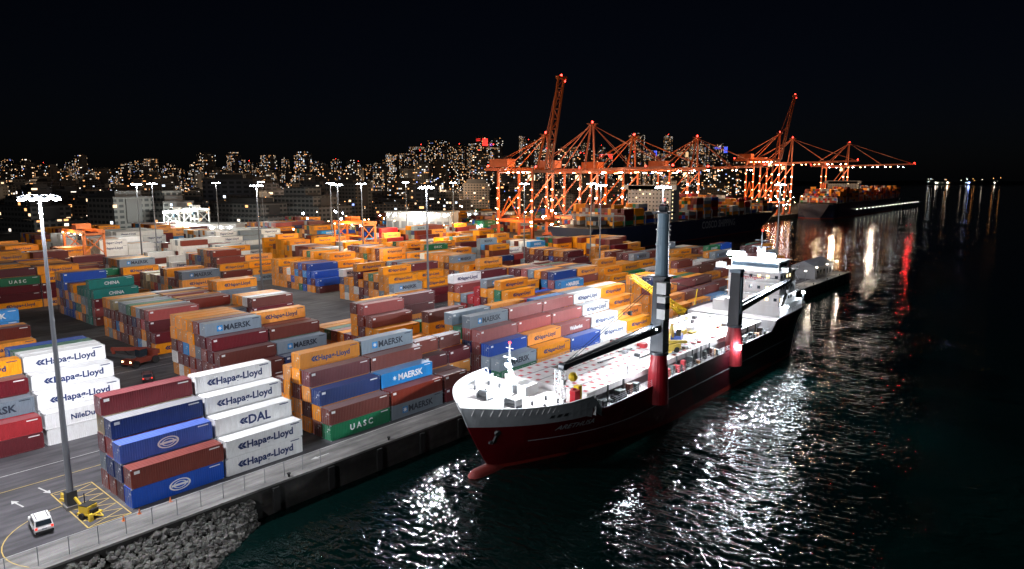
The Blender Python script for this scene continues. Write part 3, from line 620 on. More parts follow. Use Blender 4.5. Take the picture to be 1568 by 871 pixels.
def ship_crane(name, x, y, ztop, zp, tip, zpiv, tall):
    b = MB()
    b.tube((x, y, 1.5), (x, y, zp - 3), 2.0, 1.8, 20, 1); b.tube((x, y, zp - 3), (x, y, zp), 1.8, 1.35, 20, 1)
    b.tube((x, y, zp), (x, y, zp + .5), 1.7, 1.7, 20, 0)
    d = (Vector(tip) - Vector((x, y, zpiv))); d.z = 0; d.normalize(); s = Vector((-d.y, d.x, 0)); zz = zp + .5
    if tall:
        b.beam((x, y, zz), (x, y, 25), 2.6, 2.3, 0, 2.2, 2.0); b.tube((x, y, 25), (x, y, ztop), 1.2, 1.0, 16, 3)
        for k in range(1, 4): b.tube((x, y, 25 + k * 2.7), (x, y, 25.15 + k * 2.7), 1.3, 1.3, 16, 3)
        b.box(x - 1.5, x + 1.5, y - 1.5, y + 1.5, ztop, ztop + .3, 0)
        for k in (-1, 1): b.beam((x + k * 1.4, y - 1.4, ztop + .3), (x + k * 1.4, y - 1.4, ztop + 1.3), .07); b.beam((x + k * 1.4, y + 1.4, ztop + .3), (x + k * 1.4, y + 1.4, ztop + 1.3), .07)
        b.beam((x - 1.4, y - 1.4, ztop + 1.3), (x + 1.4, y - 1.4, ztop + 1.3), .07); b.beam((x + 1.4, y - 1.4, ztop + 1.3), (x + 1.4, y + 1.4, ztop + 1.3), .07)
        b.tube((x - .6, y, ztop + .9), (x + .6, y, ztop + .9), .7, n=14, mat=0); b.beam((x, y, ztop + .3), (x + .3, y, ztop + 2.2), .15)
        c = Vector((x, y, 19)) + s * 1.9 + Vector((-.6, -1.2, 0)); b.box(c.x - .8, c.x + .8, c.y - .8, c.y + .8, 17.5, 21.5, 2); b.box(c.x - .84, c.x + .84, c.y - .84, c.y + .84, 19.3, 20.4, 5); b.box(c.x - .9, c.x + .9, c.y - .9, c.y + .9, 22, 24, 2)
        b.box(x - 1.9, x + 1.9, y - 1.9, y + 1.9, 24.8, 25.0, 0)
        for k in range(30): b.box(x + 1.2, x + 1.5, y - .3, y + .3, 12 + k * .75, 12.05 + k * .75, 0)
    else:
        b.beam((x, y, zz), (x, y, ztop), 2.5, 2.3, 0, 2.0, 1.8); b.box(x - 1.2, x + 1.2, y - 1.2, y + 1.2, ztop, ztop + .7, 3); c = Vector((x, y, 15)) + s * 1.7; b.box(c.x - .7, c.x + .7, c.y - .7, c.y + .7, 14, 16.3, 4)
        b.box(x + .95, x + 1.28, y - .5, y + .5, 13, 21, 3)
    t = Vector(tip); p = Vector((x, y, zpiv)) + d * 1.2
    for k in (-1, 1): b.beam(p + s * .8 * k, t + s * .35 * k, .45, 1.3, 0, .35, .7)
    for k in range(9):
        q = p.lerp(t, k / 8); w = .8 - .45 * k / 8; b.beam(q - s * w, q + s * w, .3, .4, 0)
    b.tube(t - s * .6, t + s * .6, .55, n=12, mat=0)
    top = Vector((x, y, (24.5 if tall else ztop)))
    for k in (-.3, .3): b.tube(top + s * k, t + s * k, .05, n=5, mat=0)
    b.beam(t, t - Vector((0, 0, 2.2)), .08, mat=0); b.box(t.x - .3, t.x + .3, t.y - .3, t.y + .3, t.z - 3, t.z - 2.2, 4)
    b.obj(name, [M['crane_black'], M['pedestal_red'], M['ship_white'], M['crane_blue_grey'], M['ship_white'], M['glass']], parent=ship)
ship_crane('forward_deck_crane', 25, 65, 36, 10.6, (21.4, 40.5, 12.8), 15.5, True)
ship_crane('aft_deck_crane', 25, 99, 22, 10, (27, 126, 17.2), 14, False)
b = MB()
x0, x1, y0, y1 = 10, 24.0, 130, 143
b.box(x0 - 4, x1, y0, 147, 7.0, 9.8, 0)
for k in range(3):
    z = 9.8 + k * 2.9; b.box(x0, x1 - .5, y0 + .2, y1 - k * .8, z, z + 2.8, 0); b.box(x0 - .6, x1 + .1, y0 - .4, y1 + 1 - k * .8, z + 2.8, z + 2.9, 0)
    for i in range(6):
        xx = x0 + 1.2 + i * 2.2; b.box(xx, xx + .8, y0 + .15, y0 + .19, z + 1.2, z + 2.0, 3 if R.random() < .3 else 1)
    for i in range(5):
        yy = y0 + 1 + i * 2; b.box(x1 - .49, x1 - .44, yy, yy + .7, z + 1.2, z + 2.0, 3 if R.random() < .3 else 1)
    for yy in range(int(y0), int(y1), 2): b.beam((x1 + .05, yy, z + 2.9), (x1 + .05, yy, z + 3.8), .05)
    b.beam((x1 + .05, y0, z + 3.8), (x1 + .05, y1, z + 3.8), .06)
    for xx in range(10, 24, 2): b.beam((xx, y0 - .35, z + 2.9), (xx, y0 - .35, z + 3.8), .05)
    b.beam((x0, y0 - .35, z + 3.8), (x1, y0 - .35, z + 3.8), .06)
z = 18.5
b.box(6, 25.2, y0 + .8, y0 + 3.4, z, z + .25, 0); b.box(x0 + .5, x1 - 1, y0 + .4, y0 + 8, z, z + 2.6, 0); b.box(x0 + .7, x1 - 1.2, y0 + .3, y0 + .39, z + 1.1, z + 2.1, 1); b.box(x1 - .98, x1 - .93, y0 + .8, y0 + 6, z + 1.1, z + 2.1, 1)
b.box(6, 8, y0 + .9, y0 + 3.2, z + .25, z + 1.3, 0); b.box(23.4, 25.2, y0 + .9, y0 + 3.2, z + .25, z + 1.3, 0); b.box(x0, x1 - .5, y0 + .1, y0 + 8.5, z + 2.6, z + 2.75, 0)
b.tube((17, y0 + 4, z + 2.7), (17, y0 + 4, z + 10), .3, .12, mat=4); b.beam((14.5, y0 + 4, z + 6), (19.5, y0 + 4, z + 6), .18, mat=4); b.beam((15.2, y0 + 4, z + 7.6), (18.8, y0 + 4, z + 7.6), .13, mat=4); b.beam((16, y0 + 3.5, z + 5), (18, y0 + 3.5, z + 5), .3, mat=0); b.ball((20, y0 + 5, z + 3.4), .7, 0); b.ball((12, y0 + 6, z + 3.3), .5, 0)
b.truss((17, y0 + 4, z + 2.7), (17, y0 + 4, z + 6), 1.4, 1.4, 3, .1, 0)
for xx in (11, 14, 21.5): b.tube((xx, y0 + 6, z + 2.7), (xx, y0 + 6, z + 6), .04, mat=4)
b.box(12, 16, 144, 148, 7.0, 18, 2); b.box(12.5, 15.5, 144.5, 147.5, 18, 19, 4)
b.box(6, 9, 147, 149.8, 8.4, 10.2, 5); b.beam((7.5, 146.5, 10.2), (7.5, 150, 11.2), 1.8, 1.2, 5)
for i in range(3): b.beam((x1 + .1, y0 + 1 + i * 2.6, 9.8 + i * 2.9), (x1 + .1, y0 + 3.6 + i * 2.6, 12.7 + i * 2.9), .7, .1, 4)
vs, fs, w = text('Ship-Cargo.Logistics', 1.1, .02); b.add([(x0 + .6 + v[0], y0 + .12, 16.4 + v[1]) for v in vs], fs, 2)
b.obj('superstructure', [M['ship_white'], M['glass'], M['hatch_red'], M['win_warm'], M['dark_steel'], M['lifeboat_orange']], parent=ship)
b = MB(); cw = (.86, .93, 1)
lamps = [((12.3, 129.0, 22.7), 100000, (10, 60, 4), .8, 4), ((20.6, 129.2, 22.7), 100000, (20, 70, 0), .8, 3), ((26.9, 97.2, 5.9), 1800, (30, 90, -4), .6, 1), ((25.2, 62.6, 15.6), 60000, (14, 54, 7), .35, 2), ((12.5, 37.2, 12.2), 20000, None, .3, 1), ((24.9, 133, 9.5), 1500, None, .25, 1), ((24.2, 147, 11.5), 2500, None, .4, 1), ((10, 148, 12), 2500, None, .2, 1), ((3, 44, 7.2), 900, None, .15, 1), ((5, 100, 10), 5000, None, .2, 1), ((24, 68, 14), 22000, (14, 80, 6), .35, 1), ((21.5, 60, 9.5), 2500, None, .15, 1)]
for (p, e, tg, rr, nl) in lamps:
    for k in range(nl): b.ball((p[0] + (k - (nl - 1) / 2) * rr * 1.5, p[1], p[2]), rr * .75 if nl > 1 else rr, 0)
    b.beam((p[0] - nl * rr * .7, p[1] + .5, p[2] + rr * .8), (p[0] + nl * rr * .7, p[1] + .5, p[2] + rr * .8), .15, mat=1)
    light('ship_floodlight', (p[0], p[1] - (rr + .15 if p[1] > 61 else 0), p[2] - (rr + .1 if p[1] < 61 else .1)), e, cw, .3, ship, tg, 125)
b.beam((21.5, 60, 4.3), (21.5, 60, 9.7), .15, mat=1); b.beam((5, 100, 7), (5, 100, 10), .15, mat=1); b.beam((24.2, 147, 7), (24.2, 147, 11.5), .15, mat=1)
for p in ((12.5, 38, 15.7), (25, 65, 38.4), (17, 134, 28.7)): b.ball(p, .2, 2)
b.obj('ship_lamps', [emit('ship_lamp_lens', (.85, .93, 1), 200, True), M['dark_steel'], M['lamp_red']], parent=ship)

b = MB(); b.box(-1.3, -.7, -2, 2, 0, .8, 2); b.box(.7, 1.3, -2, 2, 0, .8, 2); b.box(-1.4, 1.4, -1.8, 1.6, .9, 2.1, 1); b.box(-1.3, -.3, -.2, 1.5, 2.1, 3.1, 3); b.box(-.2, 1.4, -1.8, .6, 2.1, 2.5, 1)
b.beam((0.3, 1.2, 1.8), (.3, 4, 4.8), .5, .7, 0); b.beam((.3, 4, 4.8), (.3, 7, 3.6), .45, .55, 0); b.beam((.3, 7, 3.6), (.3, 8, 1), .4, .5, 0); b.box(-.4, 1, 7.4, 8.5, 0, 1.1, 0)
b.obj('excavator', [M['yellow_paint'], M['blue_paint'], M['rubber'], M['glass']], (17, 87, 7.1), rad(200))
b = MB(); b.box(-1.2, 1.2, -3, 3, .6, 1.8, 0); b.box(-1.1, 1.1, -3, -1.2, 1.8, 2.9, 1); b.beam((0, -1, 2.4), (0, 5.5, 1.6), .7, .6, 0)
for s in (-1, 1):
    for y in (-2, 1.8): b.tube((s * 1.0, y, .6), (s * 1.5, y, .6), .6, n=12, mat=2)
b.obj('telehandler', [M['yellow_paint'], M['glass'], M['rubber']], (19, 79, 7.1), rad(-20))

b = MB(); b.box(-4, -2.8, -3.5, 3.5, 0, 1.2, 2); b.box(2.8, 4, -3.5, 3.5, 0, 1.2, 2); b.box(-2.8, 2.8, -1.2, 1.2, .5, 1.3, 2); b.box(-2, 2, -2, 5, 1.4, 3.6, 0); b.box(-2, -.6, -3.6, -2, 1.5, 3.7, 1)
b.truss((0, -1.5, 3), (0, -34, 18), 1.8, 1.8, 18, .12, 0, taper=.5); b.beam((0, 2, 3.6), (0, 4, 10), .25, mat=0)
for s in (-.6, .6): b.tube((s, 4, 10), (s * .5, -34, 18.6), .05, n=5, mat=2)
b.beam((0, -34, 18), (0, -34, 9), .08, mat=2); b.box(-.4, .4, -34.4, -33.6, 8, 9, 2)
b.obj('lattice_boom_crane', [M['yellow_paint'], M['glass'], M['rubber']], (-4.2, 138, 0))

b = MB()
b.box(-5, 5, -12, 12, 0, 5, 0); b.add([(-5.4, -12.3, 5), (5.4, -12.3, 5), (5.4, 12.3, 5), (-5.4, 12.3, 5), (0, -12.3, 7.5), (0, 12.3, 7.5)], [(0, 1, 4), (3, 5, 2), (0, 4, 5, 3), (1, 2, 5, 4)], 1)
for i in range(5): b.box(5.01, 5.05, -10 + i * 4.5, -8 + i * 4.5, 1, 3.4, 2)
b.obj('pier_shed', [M['far_grey'], M['steel_grey'], M['glass']], (-10, 268, 0))
b = MB()
for y in range(150, 290, 14): b.tube((-2.2, y, 0), (-2.2, y, 6), .1); b.box(-2.5, -1.9, y - .3, y + .3, 6, 6.25, 1)
b.obj('quay_bollard_lights', [M['galvanised'], emit('small_lamp', (1, .85, .7), 20)])
for y in (165, 200, 240, 280): light('quay_lamp', (-2.2, y, 5.6), 1500, (1, .85, .7), .2)

# ---------------------------------------------------------------- container ships far
def boxship(name, cx, y0, y1, hull, deckz, bays, label=None):
    e = empty(name); b = MB(); H = Hull(cx, y1, y0, 22, -7, deckz + 4, lambda y: deckz + 4 * smooth01((y - (y1 - 40)) / 10), 12, 30, 70, -1)
    H.build(b, [-7, -4, -2.8, 2, 6, deckz, deckz + 4], lambda z, y: 1 if z < -2.6 else 0); H.deck(b, y0 + .1, y1 - 8, deckz - .3, 2, .2, 30)
    if label:
        vs, fs, w = text(label, 8, .2); ym = (y0 + y1) / 2 + 10 - w / 2; b.add([(cx + H.half(ym + v[0], 2 + v[1]) + .1, ym + v[0], 3.5 + v[1]) for v in vs], fs, 3)
    b.obj('hull', [M[hull], M['boot_red'], M['deck_green'], M['far_grey']], parent=e)
    b = MB(); yy = y0 + 18; hs = (y0 + (y1 - y0) * .3); bi = 0
    while yy < y1 - 34:
        if hs - 4 < yy < hs + 20: yy += 24; continue
        base = bays[bi % len(bays)]; bi += 1
        b.beam((cx - 21, yy - .5, deckz + 7), (cx + 21, yy - .5, deckz + 7), .6, mat=8)
        for s in (-21, -10, 0, 10, 21): b.beam((cx + s, yy - .5, deckz), (cx + s, yy - .5, deckz + 7), .6, mat=8)
        for i in range(16):
            h = max(0, base + R.choice([-1, 0, 0, 0, 1])) if base else 0; km = R.choice([0, 0, 1, 3, 7])
            for t in range(h): b.box(cx - 20.5 + i * 2.55, cx - 18.1 + i * 2.55, yy, yy + 12.2, deckz + 1 + t * 2.6, deckz + 3.55 + t * 2.6, km if R.random() < .4 else R.choice([0, 0, 1, 2, 3, 3, 4, 5, 6, 7]))
        yy += 13.6
    b.obj('deck_cargo', [M[k] for k in ('orange_paint', 'grey_paint', 'blue_paint', 'brown_paint', 'green_paint', 'white_paint', 'red_paint', 'dark_red_paint')] + [M['steel_grey']], parent=e)
    b = MB(); b.box(cx - 18, cx + 18, hs, hs + 13, deckz, deckz + 26, 0); b.box(cx - 22, cx + 22, hs, hs + 3, deckz + 23, deckz + 26.5, 0); b.tube((cx, hs + 6, deckz + 26), (cx, hs + 6, deckz + 36), .5, .2)
    for k in range(8):
        for i in range(12):
            b.box(cx - 17 + i * 2.9, cx - 16 + i * 2.9, hs - .1, hs - .02, deckz + 2 + k * 2.9, deckz + 3 + k * 2.9, 1 if R.random() < .12 else 2)
        b.box(cx + 18.02, cx + 18.1, hs + 2, hs + 3, deckz + 2 + k * 2.9, deckz + 3 + k * 2.9, 1)
    b.obj('deckhouse', [M['far_grey'], M['win_warm'], M['glass']], parent=e)
    for yy in (y0 + 60, y0 + 150, y0 + 240): light('deck_lamp', (cx + 8, yy, deckz + 26), 16000, (1, .72, .45), .6, e)
boxship('container_ship', -172, 312, 644, 'hull_navy', 11, [1, 4, 3, 4, 1, 0, 2, 5, 5, 6, 1, 0, 3, 5, 4, 1], 'COSCO SHIPPING')
boxship('container_ship', -172, 800, 1180, 'hull_navy', 13, [3, 5, 6, 6, 5, 5, 6, 4, 5, 6, 6, 5])

# ---------------------------------------------------------------- STS cranes
def sts(x, y, zg, apex, blen, raised, back=48, lampn=14, pw=1.0):
    b = MB(); G = 30; hw = 11
    for xx in (0, -G):
        for s in (-1, 1):
            b.beam((xx, s * hw, 2), (xx, s * hw, zg + 2), 1.6, 1.6, 0, 1.2, 1.2); b.box(xx - 1.2, xx + 1.2, s * hw - 4, s * hw + 4, .6, 2.4, 0)
            for k in range(4): b.tube((xx - .5, s * hw - 3.2 + k * 2.1, .5), (xx + .5, s * hw - 3.2 + k * 2.1, .5), .5, n=8, mat=1)
        b.beam((xx, -hw, 14), (xx, hw, 14), 1.3, 1.8); b.beam((xx, -hw, zg), (xx, hw, zg), 1.3, 2.0)
        b.beam((xx, -hw, 14), (xx, 0, zg * .62), .6); b.beam((xx, hw, 14), (xx, 0, zg * .62), .6)
    for s in (-1, 1):
        b.beam((0, s * hw, 14), (-G, s * hw, 14), 1.2, 1.6); b.beam((0, s * hw, zg - 2), (-G, s * hw, 14), .8); b.beam((0, s * hw, zg), (-G, s * hw, zg), 1.0, 1.4)
        b.beam((0, s * hw * .6, zg), (2, s * 1.5, apex), 1.1, 1.1); b.beam((-G, s * hw * .6, zg), (1, s * 1.5, apex), .55, .55)
        b.beam((4, s * 3, zg + 1.5), (-G - back * .4, s * 3, zg + 1.5), .9, 1.8)
    b.beam((2, -3, apex), (2, 3, apex), 2.2, 1.6); b.box(-1, 5, -3, 3, apex + .6, apex + .9)
    b.box(-G - 14, -G + 2, -4.5, 4.5, zg + 3, zg + 8.5, 0); b.box(-6, -3, -8.5, -5, zg - 6, zg - 2.5, 4)
    ang = rad(80) if raised else rad(1); h = Vector((4, 0, zg + 1.5)); d = Vector((math.cos(ang), 0, math.sin(ang)))
    for s in (-1, 1): b.beam(h + Vector((0, s * 3, 0)), h + d * blen + Vector((0, s * 3, 0)), .8, 1.6)
    n = int(blen / 6)
    for k in range(n + 1):
        q = h + d * (blen * k / n); b.beam(q - Vector((0, 3, 0)), q + Vector((0, 3, 0)), .5, .7)
        if k < n: q2 = h + d * (blen * (k + 1) / n); b.beam(q - Vector((0, 3 * (-1) ** k, 0)), q2 + Vector((0, 3 * (-1) ** k, 0)), .35)
    b.beam(h + d * blen - Vector((0, 4.5, 0)), h + d * blen + Vector((0, 4.5, 0)), 2.4, 1.6)
    A = Vector((2, 0, apex))
    for f in (.5, .95):
        for s in (-1, 1): b.tube(A, h + d * blen * f + Vector((0, s * 2.6, 1)), .2, n=5)
    for s in (-1, 1): b.tube(A, (-G - back * .38, s * 3, zg + 2.5), .22, n=5)
    for k in range(lampn):
        q = Vector((-G + k * (G + (0 if raised else blen * .9)) / (lampn - 1), 3.8 * (-1) ** k, zg - .4)); r_ = R.uniform(.25, .75); b.box(q.x - r_, q.x + r_, q.y - r_, q.y + r_, q.z - .5, q.z, R.choice([2, 2, 5]))
    for s in (-1, 1):
        for zz in (14, zg * .35, zg * .5, zg * .65, zg * .8): b.box(-.6, .6, s * hw - 1.6, s * hw - 1.0, zz - 3, zz - 2.4, R.choice([2, 5])); b.box(-G - .4, -G + .4, s * hw - 1.4, s * hw - .9, zz - 2, zz - 1.5, 2)
    for p in (A + Vector((0, 0, 2)), h + d * blen + Vector((0, 0, 1.4)), h + d * blen * .97 + Vector((0, 4, 0)), Vector((-G - back * .4, 0, zg + 4))): b.ball(p, .8, 3, 6, 4)
    o = b.obj('ship_to_shore_gantry_crane', [M['crane_red'], M['rubber'], M['lamp_warm'], M['lamp_red'], M['win_warm'], M['lamp']], (x, y, 0))
    light('crane_lamp', (-14, 0, zg - 6), 26000 * pw, (1, .62, .34), 1, o); light('crane_lamp', (-15, -16, 20), 30000 * pw, (1, .6, .3), 1, o)
    light('crane_top_lamp', (-6, 13, zg + 7), 4500 * pw, (1, .62, .34), 1, o)
    if not raised: light('boom_lamp', (blen * .5, 0, zg - 3), 12000 * pw, (1, .78, .55), .8, o)
sts(-199, 318, 47, 70, 58, True); sts(-199, 372, 47, 80, 62, False); sts(-199, 430, 47, 74, 60, False, pw=.7); sts(-199, 540, 50, 78, 60, False, pw=.7)
sts(-199, 747, 62, 92, 70, True, pw=1.6); sts(-199, 790, 59, 88, 70, False, pw=1.5); sts(-199, 1028, 59, 92, 82, False, pw=2)
light('beacon_lamp', (-113, 1028, 62), 60000, (1, .02, .02), 1.5)

def rtg(x, y, mat='rtg_orange', lm='lamp_warm', ec=(1, .6, .3), pw=6000):
    b = MB()
    for xx in (0, 24):
        for yy in (0, 8):
            b.beam((xx, yy, 1.2), (xx, yy, 19), .8, .8); b.tube((xx - .3, yy, .8), (xx + .3, yy, .8), .8, n=10, mat=1)
        b.beam((xx, -1.5, 1.6), (xx, 9.5, 1.6), 1, 1); b.beam((xx, 0, 18.5), (xx, 8, 18.5), .8)
        b.beam((xx, 0, 10), (xx, 8, 18), .35); b.beam((xx, 8, 10), (xx, 0, 18), .35)
    for yy in (0, 8): b.beam((-1, yy, 19.5), (25, yy, 19.5), .8, 1.4)
    b.box(8, 13, 1, 7, 20.3, 22.5, 0); b.box(12, 14, 1, 3, 15.5, 17.8, 2); b.box(5, 17, 3, 5, 12, 12.6, 0)
    for q in (6, 15): b.tube((q, 4, 12.6), (q, 4, 20), .06, n=4, mat=1)
    for xx in (1, 8, 16, 23): b.box(xx - .4, xx + .4, -.8, -.4, 18.3, 18.7, 3)
    o = b.obj('yard_gantry_crane', [M[mat], M['rubber'], M['glass'], M[lm]], (x, y, 0)); light('yard_crane_lamp', (12, -2.5, 17), pw, ec, .5, o)
rtg(-268, 58); rtg(-226, 172, pw=14000); rtg(-420, 165, 'ship_white', 'lamp', (.95, 1, .9), 30000); rtg(-445, 190, 'ship_white', 'lamp', (.95, 1, .9), 30000)
light('work_light', (-180, 196, 16), 45000, (1, .82, .35), 1); light('work_light', (-230, 215, 16), 25000, (1, .75, .35), 1); light('work_light', (-130, 130, 16), 12000, (1, .7, .3), .8)

# ---------------------------------------------------------------- city
WM = [window_mat('tower_windows_%d' % i, w, cw_, ch, lit, st) for i, (w, cw_, ch, lit, st) in enumerate([
    ((.10, .10, .11), 4.0, 3.1, .34, 2.4), ((.16, .155, .15), 5, 3.4, .28, 2.6), ((.06, .07, .09), 3.4, 3.8, .5, 1.8), ((.13, .11, .1), 6, 3.2, .3, 2.6), ((.07, .08, .10), 4, 4, .6, 1.5)])]
LOWM = [window_mat('lowrise_windows_%d' % i, w, cw_, ch, lit, st) for i, (w, cw_, ch, lit, st) in enumerate([((.16, .16, .16), 5, 4, .12, 2.2), ((.2, .17, .15), 4, 3.5, .15, 2.2), ((.1, .1, .12), 8, 5, .1, 3)])]
crown = [emit('crown_red', (1, .04, .03), 2.0), emit('crown_blue', (.08, .12, 1), 1.5), emit('crown_purple', (.6, .1, 1), 1.3), emit('crown_warm', (1, .6, .3), 1.0)]
roofm = paint('roof_grey', (.07, .07, .075), scale=.1)
def tower(name, x, y, w, d, h, mat, rz, cr=None):
    b = MB(); b.box(-w / 2, w / 2, -d / 2, d / 2, 0, h, 0)
    if R.random() < .5: b.box(-w * .75, w * .75, -d * .7, d * .7, 0, R.uniform(8, 18), 0)
    k = R.uniform(.4, .75); b.box(-w / 2 * k, w / 2 * k, -d / 2 * k, d / 2 * k, h + 1.02, h + R.uniform(3, 7), 1)
    if R.random() < .4: b.box(-w * .35, w * .2, -d * .3, d * .35, h + 1.03, h + R.uniform(6, 12), 0)
    for i in (-1, 1): b.box(min(i * w / 2, i * (w / 2 + .6)), max(i * w / 2, i * (w / 2 + .6)), -d * .2, d * .2, 10 if h > 20 else 0, h * .97, 1)
    b.box(-w / 2 - .4, w / 2 + .4, -d / 2 - .4, d / 2 + .4, h, h + 1.01, 1)
    mats = [mat, roofm]
    if cr is not None:
        mats.append(crown[cr])
        for q in range(2): b.box(-w * .3, w * .3, -d / 2 - .6, -d / 2 - .05, h - 5 - q * 5, h - 3.6 - q * 5, 2)
        b.box(w / 2 + .62, w / 2 + .9, -d * .4, d * .4, h * .85, h - 3, 2)
    elif h > 100 and R.random() < .4: mats.append(M['lamp_red']); b.ball((0, 0, h + 9), 1.1, 2, 6, 4); b.tube((0, 0, h), (0, 0, h + 8), .4, mat=1)
    b.obj(name, mats, (x, y, 0), rz)
def wpos(u, r): return 83 + r * (.76 * u - .65), -44 + r * (.65 * u + .76)
for i in range(420):
    u = R.uniform(-.85, .33); r = R.uniform(1500, 3200)
    dt = math.exp(-((u - .02) / .2) ** 2)
    h = R.uniform(35, 80) + (R.uniform(10, 60) if R.random() < .4 else 0) * (.5 + dt) + dt * R.uniform(0, 45)
    h *= r / 2300
    x, y = wpos(u, r); w = R.uniform(20, 34)
    tower('apartment_tower' if R.random() < .6 else 'office_tower', x, y, w, R.uniform(20, 32), h, R.choice(WM), R.uniform(-.6, .6))
for (u, r, w, h, mt, cr) in [(-.105, 2300, 60, 165, 2, None), (-.075, 2350, 50, 150, 4, None), (-.043, 2200, 36, 170, 1, 0), (-.025, 2300, 30, 160, 0, 2), (.04, 2500, 40, 178, 4, None), (.025, 2450, 34, 165, 3, None), (.18, 2700, 50, 210, 2, None), (.2, 2650, 40, 150, 0, 1), (.225, 2900, 30, 215, 4, None), (.27, 2500, 60, 165, 4, None), (.3, 2550, 44, 160, 2, 1), (.245, 2500, 40, 140, 4, 3), (-.62, 1900, 30, 105, 3, None), (-.44, 2000, 50, 110, 1, None), (-.35, 1900, 40, 105, 2, None), (-.3, 2000, 44, 112, 1, None), (-.17, 2000, 40, 110, 0, None), (.135, 2300, 40, 125, 4, 0), (.09, 2400, 44, 140, 4, None), (-.7, 1700, 30, 80, 3, None), (-.13, 2400, 70, 150, 4, None), (-.4, 2100, 44, 112, 2, None), (-.52, 1900, 40, 95, 4, None)]:
    x, y = wpos(u, r); tower('office_tower', x, y, w, w * .7, h, WM[mt], R.uniform(-.2, .2), cr)
for i in range(360):
    u = R.uniform(-.85, .3); r = R.uniform(640, 1600); x, y = wpos(u, r)
    if x > -480 and y > 150: continue
    tower('warehouse' if r < 900 else 'low_rise_building', x, y, R.uniform(20, 60), R.uniform(15, 35), R.uniform(8, 20) + (R.uniform(5, 25) if R.random() < .25 else 0), R.choice(LOWM), R.choice([0, .1, .7]))
for (u, r, w, d, h) in [(-.7, 560, 60, 30, 20), (-.57, 520, 34, 30, 28), (-.5, 540, 26, 26, 24), (-.38, 620, 60, 30, 20), (-.3, 640, 50, 30, 26)]:
    x, y = wpos(u, r); tower('grain_silo_building' if w < 30 else 'warehouse', x, y, w, d, h, LOWM[0], .2)
def hall(x, y, w, d, h, rz):
    b = MB(); b.box(-w / 2, w / 2, -d / 2, d / 2, 0, h, 0); b.box(-w / 2 - 1, w / 2 + 1, -d / 2 - 1, d / 2 + 1, h, h + 1, 0)
    for i in range(int(w / 6)): b.box(-w / 2 + 1 + i * 6, -w / 2 + 5 + i * 6, -d / 2 - .1, -d / 2, 1, h * .55, 2); b.box(-w / 2 + 1 + i * 6, -w / 2 + 2.5 + i * 6, -d / 2 - .4, -d / 2 - .1, h - 2, h - 1.5, 1)
    o = b.obj('terminal_building', [M['ship_white'], M['lamp'], M['far_grey']], (x, y, 0), rz)
    light('wall_lamp', (0, -d / 2 - 8, h), 16000, (1, .97, .85), 1, o)
x, y = wpos(-.13, 560); hall(x, y, 55, 20, 15, .5); x, y = wpos(-.46, 470); hall(x, y, 60, 16, 11, .7); x, y = wpos(-.03, 620); hall(x, y, 40, 16, 12, .5)

def scatter(name, n, ur, rr, zr, size, mats, wts):
    b = MB()
    for _ in range(n):
        u = R.uniform(*ur); r = rr[0] + (rr[1] - rr[0]) * R.random() ** .8; x, y = wpos(u, r)
        if r < 900 and x > -440: continue
        s = size * R.uniform(.4, 1.2) * (r / 1000) ** .7; z = R.uniform(*zr); k = R.choices(range(len(mats)), wts)[0]
        b.add([(x - s, y, z), (x + s, y, z), (x, y - s, z), (x, y + s, z), (x, y, z - s), (x, y, z + s)], [(0, 2, 5), (2, 1, 5), (1, 3, 5), (3, 0, 5), (2, 0, 4), (1, 2, 4), (3, 1, 4), (0, 3, 4)], k)
    b.obj(name, mats)
sl = [emit('street_lamp_sodium', (1, .45, .14), 5), emit('street_lamp_white', (1, .85, .65), 5), emit('sign_red', (1, .06, .04), 5), emit('sign_blue', (.2, .3, 1), 5), emit('street_lamp_cool', (.8, .9, 1), 6)]
scatter('street_lights', 1900, (-.85, .33), (560, 2600), (7, 24), .6, sl, [6, 4, .8, .5, 2])
scatter('street_lights', 450, (-.2, .33), (1300, 2400), (8, 60), .75, sl, [6, 3, 1, 1, 1])
for i in range(14):
    x, y = wpos(-.8 + i * .08, 900 + (i % 3) * 350); light('city_fill_light', (x, y, 30), 90000, (1, .7, .45), 2)  # bare warm lights added over the low-rises to lift the dark city walls
b = MB()
for _ in range(230):
    x = R.uniform(-420, -200); y = R.uniform(200, 1150)
    if y > 500 and x < -330: continue
    z = R.choice([6, 9, 12, 16]); b.ball((x, y, z), R.uniform(.3, .7), R.choice([0, 0, 1, 0, 1]), 6, 4); b.beam((x, y, 0), (x, y, z), .2, mat=3)
b.obj('port_lamp_posts', [M['lamp_warm'], M['lamp'], M['lamp_red'], M['dark_steel']])
for i in range(7): light('port_lamp', (R.uniform(-300, -215), 300 + i * 105, 14), 26000, (1, .64, .36), .6)
b = MB()
for i in range(20): y = 900 + i * 20; b.ball((-149, y, 4), .45, 0, 6, 4); b.beam((-149.6, y, 4), (-149, y, 4), .2, mat=0)
b.obj('berth_lights', [emit('berth_lamp', (1, .95, .8), 10)])

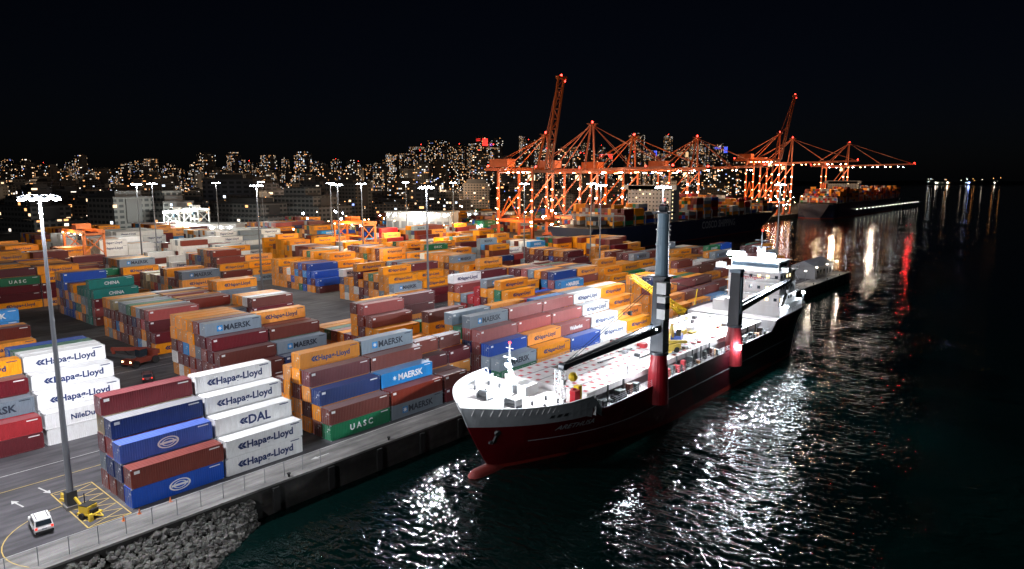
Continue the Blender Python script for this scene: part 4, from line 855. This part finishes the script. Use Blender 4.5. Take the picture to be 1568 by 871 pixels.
b = MB(); n = 60
dark = ground_mat('far_hill', (.02, .025, .02), (.04, .045, .035), .02)
ring = []
for i in range(n + 1):
    u = .36 + i * .012; r = 5600 + 300 * math.sin(i); x, y = wpos(u, r); hgt = 12 + 30 * noise.noise(Vector((i * .2, 0, 3))) if i < 42 else 10; ring.append(((x, y, -5), (x * 1.02, y * 1.02, max(4, hgt)), (x * 1.4, y * 1.4, max(4, hgt) + 5)))
for i in range(n):
    for k in range(2): b.quad([ring[i][k], ring[i + 1][k], ring[i + 1][k + 1], ring[i][k + 1]], 0)
b.obj('far_shore_terrain', [dark])
scatter('far_shore_lights', 22, (.60, .71), (5250, 5330), (8, 50), .8, sl, [3, 4, .3, 0, 3])
b = MB()
x, y = wpos(.663, 5200); b.ball((x, y, 12), 6, 0, 6, 4)
for uu, rr in ((.615, 3.5), (.632, 4.5), (.70, 2.5)): x, y = wpos(uu, 5150); b.ball((x, y, 14), rr, 1, 6, 4)
b.obj('far_shore_floodlights', [emit('far_blue', (.3, .4, 1), 22), emit('far_white', (1, .85, .7), 18)])

# ---------------------------------------------------------------- world, fill sun, camera
w = bpy.data.worlds.new('World'); bpy.context.scene.world = w; w.use_nodes = True; nt = w.node_tree
bg = nt.nodes['Background']; sky = nn(nt, 'ShaderNodeTexSky', sky_type='NISHITA'); sky.sun_disc = False; sky.sun_elevation = rad(25); sky.sun_rotation = rad(150)
mx = mixc(nt, 1.0, sky.outputs[0], (.55, .62, 1.0), 'MULTIPLY'); nt.links.new(mx, bg.inputs[0]); bg.inputs[1].default_value = .0005
s = bpy.data.lights.new('fill_sun', 'SUN'); s.energy = .015; s.angle = rad(.5); s.color = (.8, .88, 1); so = bpy.data.objects.new('fill_sun', s); so.rotation_euler = (rad(50), 0, rad(65)); C.objects.link(so)  # faint sun added as ambient fill over the yard
cam = bpy.data.cameras.new('camera'); cam.lens = 24; cam.sensor_width = 36; cam.clip_start = .5; cam.clip_end = 60000
co = bpy.data.objects.new('camera', cam); co.location = (83, -44, 42); co.rotation_euler = (rad(90 - 8.8), 0, rad(40.5)); C.objects.link(co); bpy.context.scene.camera = co
sc = bpy.context.scene; sc.view_settings.view_transform = 'Standard'; sc.view_settings.look = 'None'; sc.view_settings.exposure = 0
